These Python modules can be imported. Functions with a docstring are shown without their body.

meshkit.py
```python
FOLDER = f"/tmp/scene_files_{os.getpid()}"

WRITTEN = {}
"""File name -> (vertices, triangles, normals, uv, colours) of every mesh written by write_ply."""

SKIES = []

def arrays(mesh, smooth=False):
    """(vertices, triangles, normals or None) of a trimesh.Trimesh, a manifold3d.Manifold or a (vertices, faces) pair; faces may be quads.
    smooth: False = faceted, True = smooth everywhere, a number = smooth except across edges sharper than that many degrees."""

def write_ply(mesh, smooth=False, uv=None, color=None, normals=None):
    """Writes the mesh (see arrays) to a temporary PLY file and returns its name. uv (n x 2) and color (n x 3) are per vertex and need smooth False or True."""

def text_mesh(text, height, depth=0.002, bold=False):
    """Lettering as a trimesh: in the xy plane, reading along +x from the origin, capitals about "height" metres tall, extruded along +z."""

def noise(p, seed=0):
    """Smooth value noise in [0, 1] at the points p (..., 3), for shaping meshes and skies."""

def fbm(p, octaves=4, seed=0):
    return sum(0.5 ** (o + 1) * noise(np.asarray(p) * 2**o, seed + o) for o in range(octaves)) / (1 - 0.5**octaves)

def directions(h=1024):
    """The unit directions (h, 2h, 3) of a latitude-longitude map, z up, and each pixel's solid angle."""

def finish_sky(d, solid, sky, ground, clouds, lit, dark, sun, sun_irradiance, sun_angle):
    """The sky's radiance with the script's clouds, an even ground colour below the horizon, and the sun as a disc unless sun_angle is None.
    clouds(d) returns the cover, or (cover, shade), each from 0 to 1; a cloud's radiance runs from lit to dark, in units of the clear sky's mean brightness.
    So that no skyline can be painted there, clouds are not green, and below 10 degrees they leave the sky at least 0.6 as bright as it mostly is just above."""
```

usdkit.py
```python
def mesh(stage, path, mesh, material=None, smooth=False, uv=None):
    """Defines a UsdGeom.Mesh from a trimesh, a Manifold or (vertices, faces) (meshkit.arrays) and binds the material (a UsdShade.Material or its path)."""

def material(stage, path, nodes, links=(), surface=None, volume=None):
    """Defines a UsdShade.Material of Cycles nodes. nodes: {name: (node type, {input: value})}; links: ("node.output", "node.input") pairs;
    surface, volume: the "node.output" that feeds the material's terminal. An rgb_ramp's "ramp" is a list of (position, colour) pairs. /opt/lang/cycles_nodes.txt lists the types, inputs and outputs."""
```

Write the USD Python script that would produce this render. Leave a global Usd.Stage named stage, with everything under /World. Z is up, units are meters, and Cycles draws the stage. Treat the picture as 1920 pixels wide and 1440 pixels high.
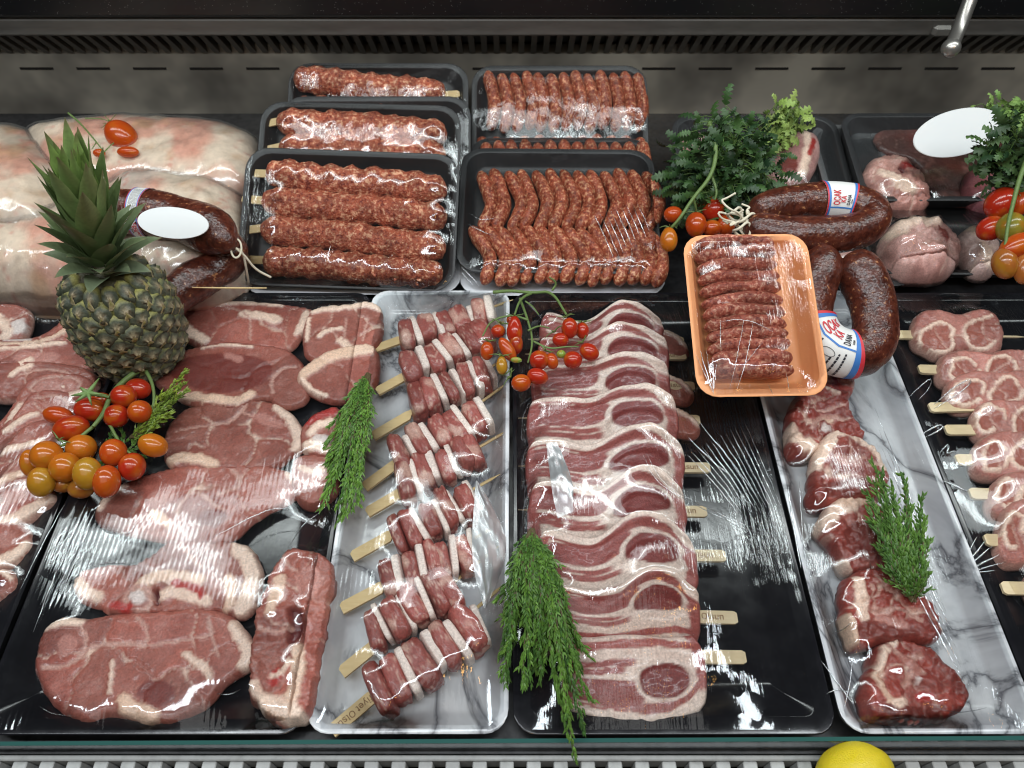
import math, numpy as np, trimesh, usdkit, meshkit, shapely
from shapely.geometry import Polygon
from scipy.spatial import Delaunay, cKDTree
from pxr import Usd, UsdGeom, UsdLux, UsdShade, Gf, Sdf, Vt
stage = Usd.Stage.CreateInMemory()
UsdGeom.SetStageUpAxis(stage, 'Z'); UsdGeom.SetStageMetersPerUnit(stage, 1.0)
UsdGeom.Xform.Define(stage, '/World'); UsdGeom.Scope.Define(stage, '/World/Looks')
R_ = np.random.default_rng(7)
# ---------------------------------------------------------------- camera, light, exposure
F, PITCH, CAMZ = 1400.0, math.radians(52.6), 0.69
cam = UsdGeom.Camera.Define(stage, '/World/camera')
cam.CreateHorizontalApertureAttr(36.0); cam.CreateFocalLengthAttr(36.0 * F / 1920)
cam.AddTranslateOp().Set(Gf.Vec3d(0, 0, CAMZ)); cam.AddRotateXOp().Set(90 - math.degrees(PITCH))
cam.CreateFStopAttr(7.0); cam.CreateFocusDistanceAttr(0.74); cam.CreateExposureAttr(0.0)
cam.CreateClippingRangeAttr(Gf.Vec2f(0.01, 100))
def rect_light(name, loc, rot, w, h, inten, color):
    l = UsdLux.RectLight.Define(stage, '/World/' + name)
    l.AddTranslateOp().Set(Gf.Vec3d(*loc)); l.AddRotateXYZOp().Set(Gf.Vec3f(*rot))
    l.CreateWidthAttr(w); l.CreateHeightAttr(h); l.CreateIntensityAttr(inten); l.CreateColorAttr(Gf.Vec3f(*color))
rect_light('case_lamp', (0, .82, .95), (-8, 0, 0), 2.8, .15, 5.5, (.93, 1.0, .99))
rect_light('case_tube', (0, .80, .93), (-8, 0, 0), 2.8, .03, 18.0, (.93, 1.0, .99))      # strip lamp under the canopy
rect_light('front_lamp', (0, .16, 1.15), (4, 0, 0), 2.2, .07, 26.0, (.90, .96, 1.0))
rect_light('room_lamp', (-.3, -.9, 2.3), (14, 0, 0), 2.4, 1.2, 1.25, (1.0, .97, .93))    # ceiling panels of the shop
for i, (x, y, z) in enumerate([(.62, -.25, .95), (-.2, -.5, 1.3), (.9, -.1, 1.2)]):
    s = UsdLux.SphereLight.Define(stage, '/World/warm_bulb_%d' % i)
    s.AddTranslateOp().Set(Gf.Vec3d(x, y, z)); s.CreateRadiusAttr(.035); s.CreateIntensityAttr(22.0); s.CreateColorAttr(Gf.Vec3f(1, .5, .12))
# ---------------------------------------------------------------- helpers
FW = np.array([0, math.cos(PITCH), -math.sin(PITCH)]); UPV = np.array([0, math.sin(PITCH), math.cos(PITCH)]); C0 = np.array([0, 0, CAMZ])
def ray(px, py):
    px, py = np.asarray(px, float), np.asarray(py, float)
    return FW + (px - 960)[..., None] / F * np.array([1., 0, 0]) + (720 - py)[..., None] / F * UPV
def at(px, py, z=0.02):                      # a point of the photograph on the level z
    d = ray(px, py); return C0 + d * ((np.asarray(z, float) - CAMZ) / d[..., 2])[..., None]
def aty(px, py, y):
    d = ray(px, py); return C0 + d * (y / d[..., 1])[..., None]
def on(px, py, O, n):                        # a point of the photograph on a sloping plane
    d = ray(px, py); return C0 + d * (np.dot(np.asarray(O) - C0, n) / (d @ n))[..., None]
def P(pts, z=0.02):
    a = np.array(pts, float); return at(a[:, 0], a[:, 1], z)
used = {}
def numbered(path):
    k = used.get(path, 0); used[path] = k + 1
    return path if k == 0 else '%s_%03d' % (path, k)
class T:
    pass
def tag(p, label=None, cat=None, group=None, kind=None):
    for k, v in (('label', label), ('category', cat), ('group', group), ('kind', kind)):
        if v: p.SetCustomDataByKey(k, v)
def thing(name, label, cat, base, group=None, kind=None):
    t = T(); t.path = numbered('/World/' + name); t.base = np.asarray(base, float)
    x = UsdGeom.Xform.Define(stage, t.path); x.AddTranslateOp().Set(Gf.Vec3d(*map(float, t.base)))
    tag(x.GetPrim(), label, cat, group, kind); return t
def part(t, name, vf, m, col=None, smooth=True, label=None, kind=None):
    if isinstance(vf, trimesh.Trimesh): vf = (vf.vertices, vf.faces)
    v, f = np.asarray(vf[0], float), np.asarray(vf[1], int); u, i = np.unique(f, return_inverse=True)
    if len(u) < len(v):
        if col is not None and np.ndim(col) > 1: col = np.asarray(col)[u]
        v, f = v[u], i.reshape(-1, 3)
    p = T(); p.path = numbered(t.path + '/' + name); p.base = t.base
    me = usdkit.mesh(stage, p.path, (v - t.base, f), m, smooth=smooth)
    if col is not None:
        c = np.broadcast_to(np.asarray(col, float), (len(v), 3)).astype(np.float32)
        UsdGeom.PrimvarsAPI(me).CreatePrimvar('Col', Sdf.ValueTypeNames.Color3fArray, 'vertex').Set(Vt.Vec3fArray.FromNumpy(np.ascontiguousarray(c)))
    tag(me.GetPrim(), label, None, None, kind); return p
WORLD = T(); WORLD.path = '/World'; WORLD.base = np.zeros(3)
def single(name, vf, m, label=None, cat=None, group=None, kind=None, col=None, smooth=True):
    if isinstance(vf, trimesh.Trimesh): vf = (vf.vertices, vf.faces)
    t = T(); t.path = '/World'; t.base = np.zeros(3)
    v = np.asarray(vf[0], float); b = np.array([v[:, 0].mean(), v[:, 1].mean(), v[:, 2].min()])
    t.base = b; p = part(t, name, vf, m, col, smooth)
    pr = stage.GetPrimAtPath(p.path); UsdGeom.Xformable(pr).AddTranslateOp().Set(Gf.Vec3d(*map(float, b)))
    tag(pr, label, cat, group, kind); return p
def fb(p, s, seed=0, o=3): return meshkit.fbm(np.asarray(p) * s + 37.3, o, seed)
def sm(a, b, x):
    t = np.clip((np.asarray(x, float) - a) / (b - a), 0, 1); return t * t * (3 - 2 * t)
def mixc(c, d, m): return c * (1 - m[:, None]) + np.asarray(d) * m[:, None]
def chaikin(p, n=2, closed=True):
    p = np.asarray(p, float)
    for _ in range(n):
        q = np.roll(p, -1, 0) if closed else p[1:]
        a = p if closed else p[:-1]
        r = np.stack([a * .75 + q * .25, a * .25 + q * .75], 1).reshape(-1, p.shape[1])
        p = r if closed else np.vstack([p[:1], r, p[-1:]])
    return p
def resample(p, step, closed=False):
    p = np.asarray(p, float)
    if closed: p = np.vstack([p, p[:1]])
    d = np.r_[0, np.cumsum(np.linalg.norm(np.diff(p, axis=0), axis=1))]
    n = max(2, int(round(d[-1] / step)) + 1); t = np.linspace(0, d[-1], n)
    q = np.stack([np.interp(t, d, p[:, k]) for k in range(p.shape[1])], 1)
    return q[:-1] if closed else q
def spline(p, n):
    p = chaikin(p, 3, False); d = np.r_[0, np.cumsum(np.linalg.norm(np.diff(p, axis=0), axis=1))]; t = np.linspace(0, d[-1], n)
    return np.stack([np.interp(t, d, p[:, k]) for k in range(p.shape[1])], 1)
def frames(path):
    tn = np.gradient(path, axis=0); tn /= np.linalg.norm(tn, axis=1, keepdims=True) + 1e-12
    up = np.array([0, 0, 1.]) if abs(tn[0, 2]) < .9 else np.array([1., 0, 0])
    a = np.zeros_like(tn); b = np.zeros_like(tn); u = up
    for i, t in enumerate(tn):
        u = u - t * (u @ t); u = u / (np.linalg.norm(u) + 1e-12); a[i] = u; b[i] = np.cross(t, u)
    return tn, a, b
def tube(path, rad, n=8, sx=1.0):
    path = np.asarray(path, float); m = len(path); rad = np.broadcast_to(np.asarray(rad, float), (m,))
    tn, a, b = frames(path); th = np.arange(n) / n * 2 * np.pi
    v = path[:, None] + rad[:, None, None] * (np.cos(th)[None, :, None] * a[:, None] + sx * np.sin(th)[None, :, None] * b[:, None])
    v = v.reshape(-1, 3); i = np.arange(m - 1)[:, None] * n + np.arange(n)[None]; j = np.arange(m - 1)[:, None] * n + (np.arange(n)[None] + 1) % n
    f = np.concatenate([np.stack([i, j, j + n], -1).reshape(-1, 3), np.stack([i, j + n, i + n], -1).reshape(-1, 3)])
    v = np.vstack([v, path[:1], path[-1:]]); k = len(v)
    e = np.arange(n); f = np.vstack([f, np.stack([np.full(n, k - 2), (e + 1) % n, e], 1), np.stack([np.full(n, k - 1), (m - 1) * n + e, (m - 1) * n + (e + 1) % n], 1)])
    return v, f
def cat_(ms):
    vs, fs, o = [], [], 0
    for v, f in ms:
        vs.append(np.asarray(v)); fs.append(np.asarray(f) + o); o += len(v)
    return np.vstack(vs), np.vstack(fs)
def bx(lo, hi, ch=0.0):
    lo, hi = np.array(lo, float), np.array(hi, float)
    if ch <= 0:
        b = trimesh.creation.box(hi - lo); b.apply_translation((lo + hi) / 2); return b.vertices, b.faces
    c = []
    for s in np.ndindex(2, 2, 2):
        for k in range(3):
            q = np.where(np.array(s) == 0, lo + ch, hi - ch); q[k] = lo[k] if s[k] == 0 else hi[k]; c.append(q)
    h = trimesh.convex.convex_hull(np.array(c)); return h.vertices, h.faces
ICO = {k: trimesh.creation.icosphere(k) for k in (1, 2, 3, 4)}
def rrect(w, l, r, n=6):
    r = max(min(r, w / 2 - 1e-4, l / 2 - 1e-4), 1e-4); out = []
    for k, (sx, sy) in enumerate([(1, 1), (-1, 1), (-1, -1), (1, -1)]):
        t = np.linspace(0, np.pi / 2, n) + k * np.pi / 2
        out.append(np.stack([sx * (w / 2 - r) + r * np.cos(t), sy * (l / 2 - r) + r * np.sin(t)], 1))
    return np.vstack(out)
def loft(rings):
    n = len(rings[0]); v = np.vstack(rings); m = len(rings); e = np.arange(n); f = []
    for k in range(m - 1):
        i, j = k * n + e, k * n + (e + 1) % n
        f += [np.stack([i, j, j + n], 1), np.stack([i, j + n, i + n], 1)]
    v = np.vstack([v, rings[0].mean(0), rings[-1].mean(0)]); q = len(v)
    f += [np.stack([np.full(n, q - 2), (e + 1) % n, e], 1), np.stack([np.full(n, q - 1), (m - 1) * n + e, (m - 1) * n + (e + 1) % n], 1)]
    return v, np.vstack(f)
def tray_mesh(w, l, h, r, rim, wall, t, foot=.012):
    prof = [(foot, 0), (foot * .6, h * .25), (.0015, h * .8), (0, h - .0008), (.0012, h), (rim, h), (rim + .0015, h - .0012), (rim + wall, t + .003), (rim + wall + .005, t + .0004), (rim + wall + .012, t)]
    rings = []
    for ins, z in prof:
        c = rrect(w - 2 * ins, l - 2 * ins, r - ins * .7); rings.append(np.c_[c, np.full(len(c), z)])
    return loft(rings)
def place(vf, M):
    return np.asarray(vf[0]) @ M[:3, :3].T + M[:3, 3], vf[1]
def frame4(O, tilt, roll=0.0, yaw=0.0):
    ca, sa = math.cos(tilt), math.sin(tilt); cr, sr = math.cos(roll), math.sin(roll)
    ex, ey = np.array([1., 0, 0]), np.array([0, ca, sa]); ez = np.array([0, -sa, ca])
    M = np.eye(4); M[:3, 0] = ex * cr + ey * sr; M[:3, 1] = -ex * sr + ey * cr; M[:3, 2] = ez
    if yaw:
        c, s = math.cos(yaw), math.sin(yaw); M[:3, :3] = np.array([[c, -s, 0], [s, c, 0], [0, 0, 1]]) @ M[:3, :3]
    M[:3, 3] = O; return M
# ---------------------------------------------------------------- materials
LK = '/World/Looks/'
def M_(name, nodes, links, surface='p.BSDF'): return usdkit.material(stage, LK + name, nodes, links, surface=surface)
def plain(name, col, rough, **k): return M_(name, {'p': ('principled_bsdf', dict(base_color=col, roughness=rough, **k))}, [])
def painted(name, rough=.35, scale=420., bump=.0006, sss=.12, speck=.12, stretch=(1, 1, 1), spec=.5, rvar=.12, big=40., coat=0.):
    n = {'a': ('attribute', {'attribute': 'Col'}), 'g': ('geometry', {}), 'mp': ('mapping', {'scale': stretch}),
         'n': ('noise_texture', {'scale': scale, 'detail': 4.0, 'roughness': .6}), 'n2': ('noise_texture', {'scale': big, 'detail': 3.0}),
         'r': ('map_range', {'from_min': .3, 'from_max': .7, 'to_min': 1 - speck, 'to_max': 1 + speck}), 'mu': ('vector_math', {'math_type': 'scale'}),
         'rr': ('map_range', {'from_min': .35, 'from_max': .65, 'to_min': rough - rvar, 'to_max': rough + rvar}),
         'ad': ('math', {'math_type': 'add'}), 'b': ('bump', {'strength': .7, 'distance': bump}),
         'p': ('principled_bsdf', {'subsurface_weight': sss, 'subsurface_radius': (1, .35, .25), 'subsurface_scale': .004, 'specular_ior_level': spec, 'coat_weight': coat, 'coat_roughness': .13})}
    return M_(name, n, [('g.position', 'mp.vector'), ('mp.vector', 'n.vector'), ('g.position', 'n2.vector'), ('n.fac', 'r.value'), ('a.color', 'mu.vector1'), ('r.result', 'mu.scale'),
        ('mu.vector', 'p.base_color'), ('n2.fac', 'rr.value'), ('rr.result', 'p.roughness'), ('n.fac', 'ad.value1'), ('n2.fac', 'ad.value2'), ('ad.value', 'b.height'), ('b.normal', 'p.normal')])
MEAT = painted('raw_meat', .40, 520., .0008, .0, .24, coat=.25)
LAMB = painted('fat_covered_meat', .5, 160., .0012, .0, .10)
def mince(name, c1, c2, c3, scale, rough, bump, sp=.45, st=(.36, .46, .54, .62)):
    n = {'g': ('geometry', {}), 'v': ('voronoi_texture', {'scale': scale, 'randomness': 1.0}), 'n': ('noise_texture', {'scale': scale * .55, 'detail': 3.0, 'roughness': .65}),
         'n2': ('noise_texture', {'scale': scale * .16, 'detail': 2.0}), 'nv': ('vector_math', {'math_type': 'add'}), 'ns': ('vector_math', {'math_type': 'scale', 'scale': .004}),
         'r': ('rgb_ramp', {'ramp': [(.0, c1), (st[0], c1), (st[1], c2), (st[2], c2), (st[3], c3), (1., c3)]}), 'b': ('bump', {'strength': .9, 'distance': bump}),
         'hv': ('map_range', {'from_min': .3, 'from_max': .7, 'to_min': .72, 'to_max': 1.25}), 'mu': ('vector_math', {'math_type': 'scale'}), 'sb': ('math', {'math_type': 'subtract'}),
         'p': ('principled_bsdf', {'roughness': rough, 'specular_ior_level': sp, 'diffuse_roughness': .3})}
    return M_(name, n, [('g.position', 'n.vector'), ('n.color', 'ns.vector1'), ('g.position', 'nv.vector1'), ('ns.vector', 'nv.vector2'), ('nv.vector', 'v.vector'), ('g.position', 'n2.vector'), ('n.fac', 'r.fac'),
        ('n2.fac', 'hv.value'), ('r.color', 'mu.vector1'), ('hv.result', 'mu.scale'), ('mu.vector', 'p.base_color'), ('n.fac', 'sb.value1'), ('v.distance', 'sb.value2'), ('sb.value', 'b.height'), ('b.normal', 'p.normal')])
KEBAB = mince('minced_meat', (.20, .032, .018), (.43, .115, .058), (.78, .45, .28), 340., .42, .0018)
SAUS = mince('sausage_meat', (.15, .026, .014), (.34, .082, .040), (.64, .34, .19), 430., .33, .0007)
KOFTE = mince('kofte_meat', (.20, .040, .028), (.40, .115, .075), (.66, .37, .26), 430., .42, .0008)
SUCUK = mince('cured_sausage_skin', (.048, .011, .007), (.095, .023, .013), (.40, .18, .08), 300., .27, .0004, .6, (.38, .52, .62, .70))
def marble():
    n = {'g': ('geometry', {}), 'o': ('texture_coordinate', {}), 'mp': ('mapping', {'scale': (6.5, 4., 4.), 'rotation': (0, 0, .55)}), 'n': ('noise_texture', {'scale': 1.0, 'detail': 7.0, 'roughness': .55, 'distortion': 1.6}),
         'n2': ('noise_texture', {'scale': 2.1, 'detail': 5.0, 'roughness': .6, 'distortion': .8}), 's': ('math', {'math_type': 'subtract', 'value2': .5}), 'ab': ('math', {'math_type': 'absolute'}),
         'r': ('rgb_ramp', {'ramp': [(0., (.16, .165, .18)), (.010, (.33, .34, .36)), (.035, (.60, .62, .64)), (.09, (.70, .72, .74)), (1., (.74, .76, .78))]}),
         'r2': ('rgb_ramp', {'ramp': [(0., (.62, .63, .66)), (.42, (.80, .80, .82)), (.6, (1, 1, 1)), (1., (1, 1, 1))]}), 'm': ('mix', {'mix_type': 'multiply', 'fac': 1.0}),
         'p': ('principled_bsdf', {'roughness': .16, 'specular_ior_level': .5})}
    return M_('marble_melamine', n, [('g.position', 'mp.vector'), ('mp.vector', 'n.vector'), ('mp.vector', 'n2.vector'), ('n.fac', 's.value1'), ('s.value', 'ab.value1'), ('ab.value', 'r.fac'), ('n2.fac', 'r2.fac'),
        ('r.color', 'm.color1'), ('r2.color', 'm.color2'), ('m.color', 'p.base_color')])
MARBLE = marble()
def noisy(name, ramp, scale, rough, stretch=(1, 1, 1), bump=0.0, r2=None, metal=0.0, detail=5.0, **k):
    n = {'g': ('geometry', {}), 'mp': ('mapping', {'scale': stretch}), 'n': ('noise_texture', {'scale': scale, 'detail': detail, 'roughness': .6}), 'r': ('rgb_ramp', {'ramp': ramp}),
         'rr': ('map_range', {'from_min': .3, 'from_max': .7, 'to_min': rough, 'to_max': r2 or rough}), 'p': ('principled_bsdf', dict(metallic=metal, **k))}
    l = [('g.position', 'mp.vector'), ('mp.vector', 'n.vector'), ('n.fac', 'r.fac'), ('r.color', 'p.base_color'), ('n.fac', 'rr.value'), ('rr.result', 'p.roughness')]
    if bump: n['b'] = ('bump', {'strength': .6, 'distance': bump}); l += [('n.fac', 'b.height'), ('b.normal', 'p.normal')]
    return M_(name, n, l)
BLACK = noisy('black_melamine', [(0, (.006, .006, .008)), (1, (.014, .014, .017))], 30., .10, bump=.0002, r2=.2)
DECK = noisy('dark_deck', [(0, (.010, .010, .011)), (1, (.025, .025, .027))], 60., .22, r2=.4)
FOAM = noisy('black_foam', [(0, (.016, .016, .017)), (1, (.035, .036, .038))], 700., .38, bump=.0003, r2=.5)
ORANGE = noisy('orange_foam', [(0, (.80, .33, .13)), (1, (.88, .42, .19))], 500., .5, bump=.0002)
WHITE = plain('white_plastic', (.72, .74, .78), .3)
CARD = plain('white_card', (.86, .88, .88), .5)
RED, BLUE, INK = plain('red_print', (.62, .035, .05), .5), plain('blue_print', (.05, .20, .56), .5), plain('dark_print', (.03, .03, .04), .5)
BROWN = plain('burnt_print', (.22, .10, .035), .6)
WOOD = noisy('bamboo', [(0, (.56, .39, .17)), (.45, (.70, .52, .25)), (1, (.78, .62, .34))], 60., .5, (1, 6, 6), .0002)
PWOOD = noisy('pale_wood', [(0, (.60, .47, .27)), (1, (.78, .66, .44))], 60., .5, (1, 6, 6), .0002)
STEEL = noisy('stained_steel', [(0, (.14, .125, .105)), (.38, (.30, .275, .235)), (.50, (.48, .44, .37)), (.60, (.74, .68, .56)), (1, (.85, .79, .65))], 5., .26, (1, 1, 1), .0, .42, .6, 3.5)
LIP = noisy('painted_metal', [(0, (.10, .095, .085)), (1, (.19, .18, .165))], 24., .35, (1, 4, 4), .0004, .5, .35)
DARKM = plain('dark_metal', (.018, .016, .014), .45)
SLATM = plain('grille_slat', (.15, .135, .115), .45, metallic=.4)
GRILLE = noisy('worn_white_metal', [(0, (.20, .20, .19)), (.5, (.42, .43, .42)), (1, (.55, .56, .56))], 90., .3, bump=.0003, r2=.5)
def granite():
    n = {'g': ('geometry', {}), 'v': ('voronoi_texture', {'scale': 420., 'randomness': 1.0}), 'n': ('noise_texture', {'scale': 240., 'detail': 2.0}), 'lt': ('math', {'math_type': 'less_than', 'value2': .16}),
         'gt': ('math', {'math_type': 'greater_than', 'value2': .60}), 'mu': ('math', {'math_type': 'multiply'}), 'm': ('mix', {'color1': (.007, .007, .008), 'color2': (.30, .30, .30)}), 'p': ('principled_bsdf', {'roughness': .3})}
    return M_('speckled_granite', n, [('g.position', 'v.vector'), ('g.position', 'n.vector'), ('v.distance', 'lt.value1'), ('n.fac', 'gt.value1'), ('lt.value', 'mu.value1'), ('gt.value', 'mu.value2'), ('mu.value', 'm.fac'), ('m.color', 'p.base_color')])
GRANITE = granite()
def film(name, sx, sy, rot=0., amp=.0009, haze=.02, rough=.07, wave=0., sheen=1.35):
    n = {'g': ('geometry', {}), 'mp': ('mapping', {'scale': (sx, sy, 60.), 'rotation': (0, 0, rot)}), 'n': ('noise_texture', {'scale': 1., 'detail': 3.0, 'roughness': .55, 'distortion': .6}),
         'n2': ('noise_texture', {'scale': 16., 'detail': 2.0}), 'wv': ('wave_texture', {'scale': 62., 'distortion': 3.0, 'detail': 1.0, 'bands_direction': 'x'}), 'wm': ('math', {'math_type': 'multiply', 'value2': wave}),
         'ms': ('map_range', {'from_min': .42, 'from_max': .62, 'to_min': .12, 'to_max': 1.0, 'clamp': True}), 'mu': ('math', {'math_type': 'multiply'}), 'ad': ('math', {'math_type': 'add'}), 'b': ('bump', {'strength': 1.0, 'distance': amp}),
         'fr': ('fresnel', {'IOR': 1.5}), 'fs': ('math', {'math_type': 'multiply', 'value2': sheen}), 't': ('transparent_bsdf', {'color': (.97, .98, .98)}), 'gl': ('glossy_bsdf', {'color': (.95, .98, 1.), 'roughness': rough}),
         'd': ('diffuse_bsdf', {'color': (.8, .82, .85)}), 'mx': ('mix_closure', {}), 'mh': ('mix_closure', {'fac': haze})}
    return M_(name, n, [('g.position', 'mp.vector'), ('mp.vector', 'n.vector'), ('g.position', 'n2.vector'), ('g.position', 'wv.vector'), ('n2.fac', 'ms.value'), ('n.fac', 'mu.value1'), ('ms.result', 'mu.value2'), ('wv.fac', 'wm.value1'),
        ('mu.value', 'ad.value1'), ('wm.value', 'ad.value2'), ('ad.value', 'b.height'), ('b.normal', 'fr.normal'), ('b.normal', 'gl.normal'), ('fr.fac', 'fs.value1'), ('fs.value', 'mx.fac'), ('t.BSDF', 'mx.closure1'), ('gl.BSDF', 'mx.closure2'),
        ('mx.closure', 'mh.closure1'), ('d.BSDF', 'mh.closure2')], 'mh.closure')
FILM_A = film('cling_film_smooth', 55., 14., .3, .0006, .003, .07, .08, 1.1)
FILM_B = film('cling_film_creased', 230., 13., .5, .0016, .003, .05, 0., 1.1)
FILM_C = film('cling_film_pack', 170., 24., -.7, .0014, .006, .07, 0., 1.15)
GLASS = film('clear_glass', 1., 1., 0., .0, .0, .0, 0., .6)
GEDGE = plain('glass_edge', (.03, .10, .09), .1)
LEAFM = painted('plant_leaf', .45, 300., .0003, .0, .12, spec=.4, rvar=.05)
TOMM = painted('tomato_skin', .17, 60., .0001, .12, .03, spec=.5, rvar=.03)
PINEM = painted('pineapple_skin', .5, 520., .0007, .0, .3, rvar=.1)
ROPE = plain('cotton_string', (.72, .66, .52), .8)
# ---------------------------------------------------------------- the case: deck, wall, grilles, top, glass
single('deck', bx((-1.3, .135, -.03), (1.3, 1.085, 0)), DECK, 'black deck of the display case under the trays', kind='structure', smooth=False)
YW = 1.075
wall = thing('back_wall', 'stained steel back wall of the case with a row of thin slots', None, (0, YW, 0), kind='structure')
part(wall, 'steel_panel', bx((-1.3, YW, -.01), (1.3, YW + .02, .115)), STEEL, smooth=False)
for k in range(20):
    px = 38 + 106 * k - 106
    a, b = aty(px, 128, YW), aty(px + 62, 128, YW)
    part(wall, 'slot', bx((a[0], YW - .0012, a[2] - .0017), (b[0], YW + .004, a[2] + .0017)), DARKM, smooth=False)
YL, ZL = 1.035, None
pt, pb = aty(960, 66, YL), aty(960, 99, YW - .003)
air = thing('air_grille', 'slanted row of dark metal fins under the case lip', 'grille', (0, YL, pb[2]))
d = pb - pt; d[0] = 0; nrm = np.array([0, d[2], -d[1]]); nrm /= np.linalg.norm(nrm)
if nrm[1] > 0: nrm = -nrm
part(air, 'backing', cat_([(np.array([[s * 1.3, *(pt - nrm * .012)[1:]] if e == 0 else [s * 1.3, *(pb - nrm * .012)[1:]] for e in (0, 1) for s in (-1, 1)]), np.array([[0, 1, 3], [0, 3, 2]]))]), DARKM, smooth=False)
for k in range(118):
    x = -1.06 + k * .0182
    q = []
    for e in (pt, pb):
        for dx in (-.0042, .0042):
            for h in (0, .011): q.append([x + dx, *(e - nrm * h)[1:]])
    h = trimesh.convex.convex_hull(np.array(q)); part(air, 'fin', (h.vertices, h.faces), SLATM, smooth=False)
lz = aty(960, 31, YL)[2]
single('case_lip', bx((-1.3, YL - .004, pt[2] - .001), (1.3, YL + .06, lz), .004), LIP, 'grey metal lip below the speckled counter top', kind='structure', smooth=False)
single('counter_top', bx((-1.4, YL - .012, lz + .002), (1.4, YL + .3, lz + .06), .006), GRANITE, 'black speckled granite counter top along the upper edge', kind='structure', smooth=False)
rd = thing('support_rod', 'slim chrome rod leaning out from the case lip', 'rod', aty(1785, 92, .93))
part(rd, 'rod', tube(spline([aty(1783, 90, .90), aty(1800, 50, .93), aty(1834, -40, .96)], 12), .0085, 12), noisy('chrome', [(0, (.30, .28, .26)), (1, (.45, .43, .40))], 30., .3, metal=.8))
part(rd, 'bracket', bx(aty(1745, 72, YL - .012), aty(1785, 42, YL + .0), .004), LIP, smooth=False)
part(rd, 'rod_cap', (ICO[2].vertices * .0115 + aty(1783, 90, .90), ICO[2].faces), noisy('chrome_cap', [(0, (.4, .38, .35)), (1, (.5, .48, .45))], 30., .3, metal=.8))
# front grille: bars across a dark channel, a pale edge strip behind
fg = thing('front_grille', 'worn white metal air grille along the front of the case', 'grille', (0, .08, -.012))
part(fg, 'channel', bx((-1.0, .03, -.06), (1.0, .134, -.035)), DARKM, smooth=False)
part(fg, 'edge_strip', bx((-1.0, .1300, -.03), (1.0, .1345, -.003), .001), GRILLE, smooth=False)
part(fg, 'edge_strip', bx((-1.0, .03, -.03), (1.0, .052, -.004), .001), GRILLE, smooth=False)
for k in range(56):
    x = -.62 + k * .0228
    part(fg, 'bar', bx((x - .0060, .0525, -.026), (x + .0060, .1298, -.004), .0008), GRILLE, smooth=False)
gp = thing('front_glass', 'clear front glass pane with a green polished top edge', 'glass pane', (0, .137, 0))
g0, g1 = aty(-300, 1400, .1365), aty(2220, 1386, .1378)
vv = np.array([[g0[0], g0[1], .001], [g1[0], g1[1], .001], [g1[0], g1[1], g1[2]], [g0[0], g0[1], g0[2]]])
part(gp, 'pane', (vv, np.array([[0, 1, 2], [0, 2, 3]])), GLASS, smooth=False)
dy = np.array([0, .0032, 0]); dz = np.array([0, 0, -.002])
q = np.array([g0, g1, g0 + dy, g1 + dy, g0 + dz, g1 + dz, g0 + dy + dz, g1 + dy + dz]); h = trimesh.convex.convex_hull(q)
part(gp, 'top_edge', (h.vertices, h.faces), GEDGE, smooth=False)
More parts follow.
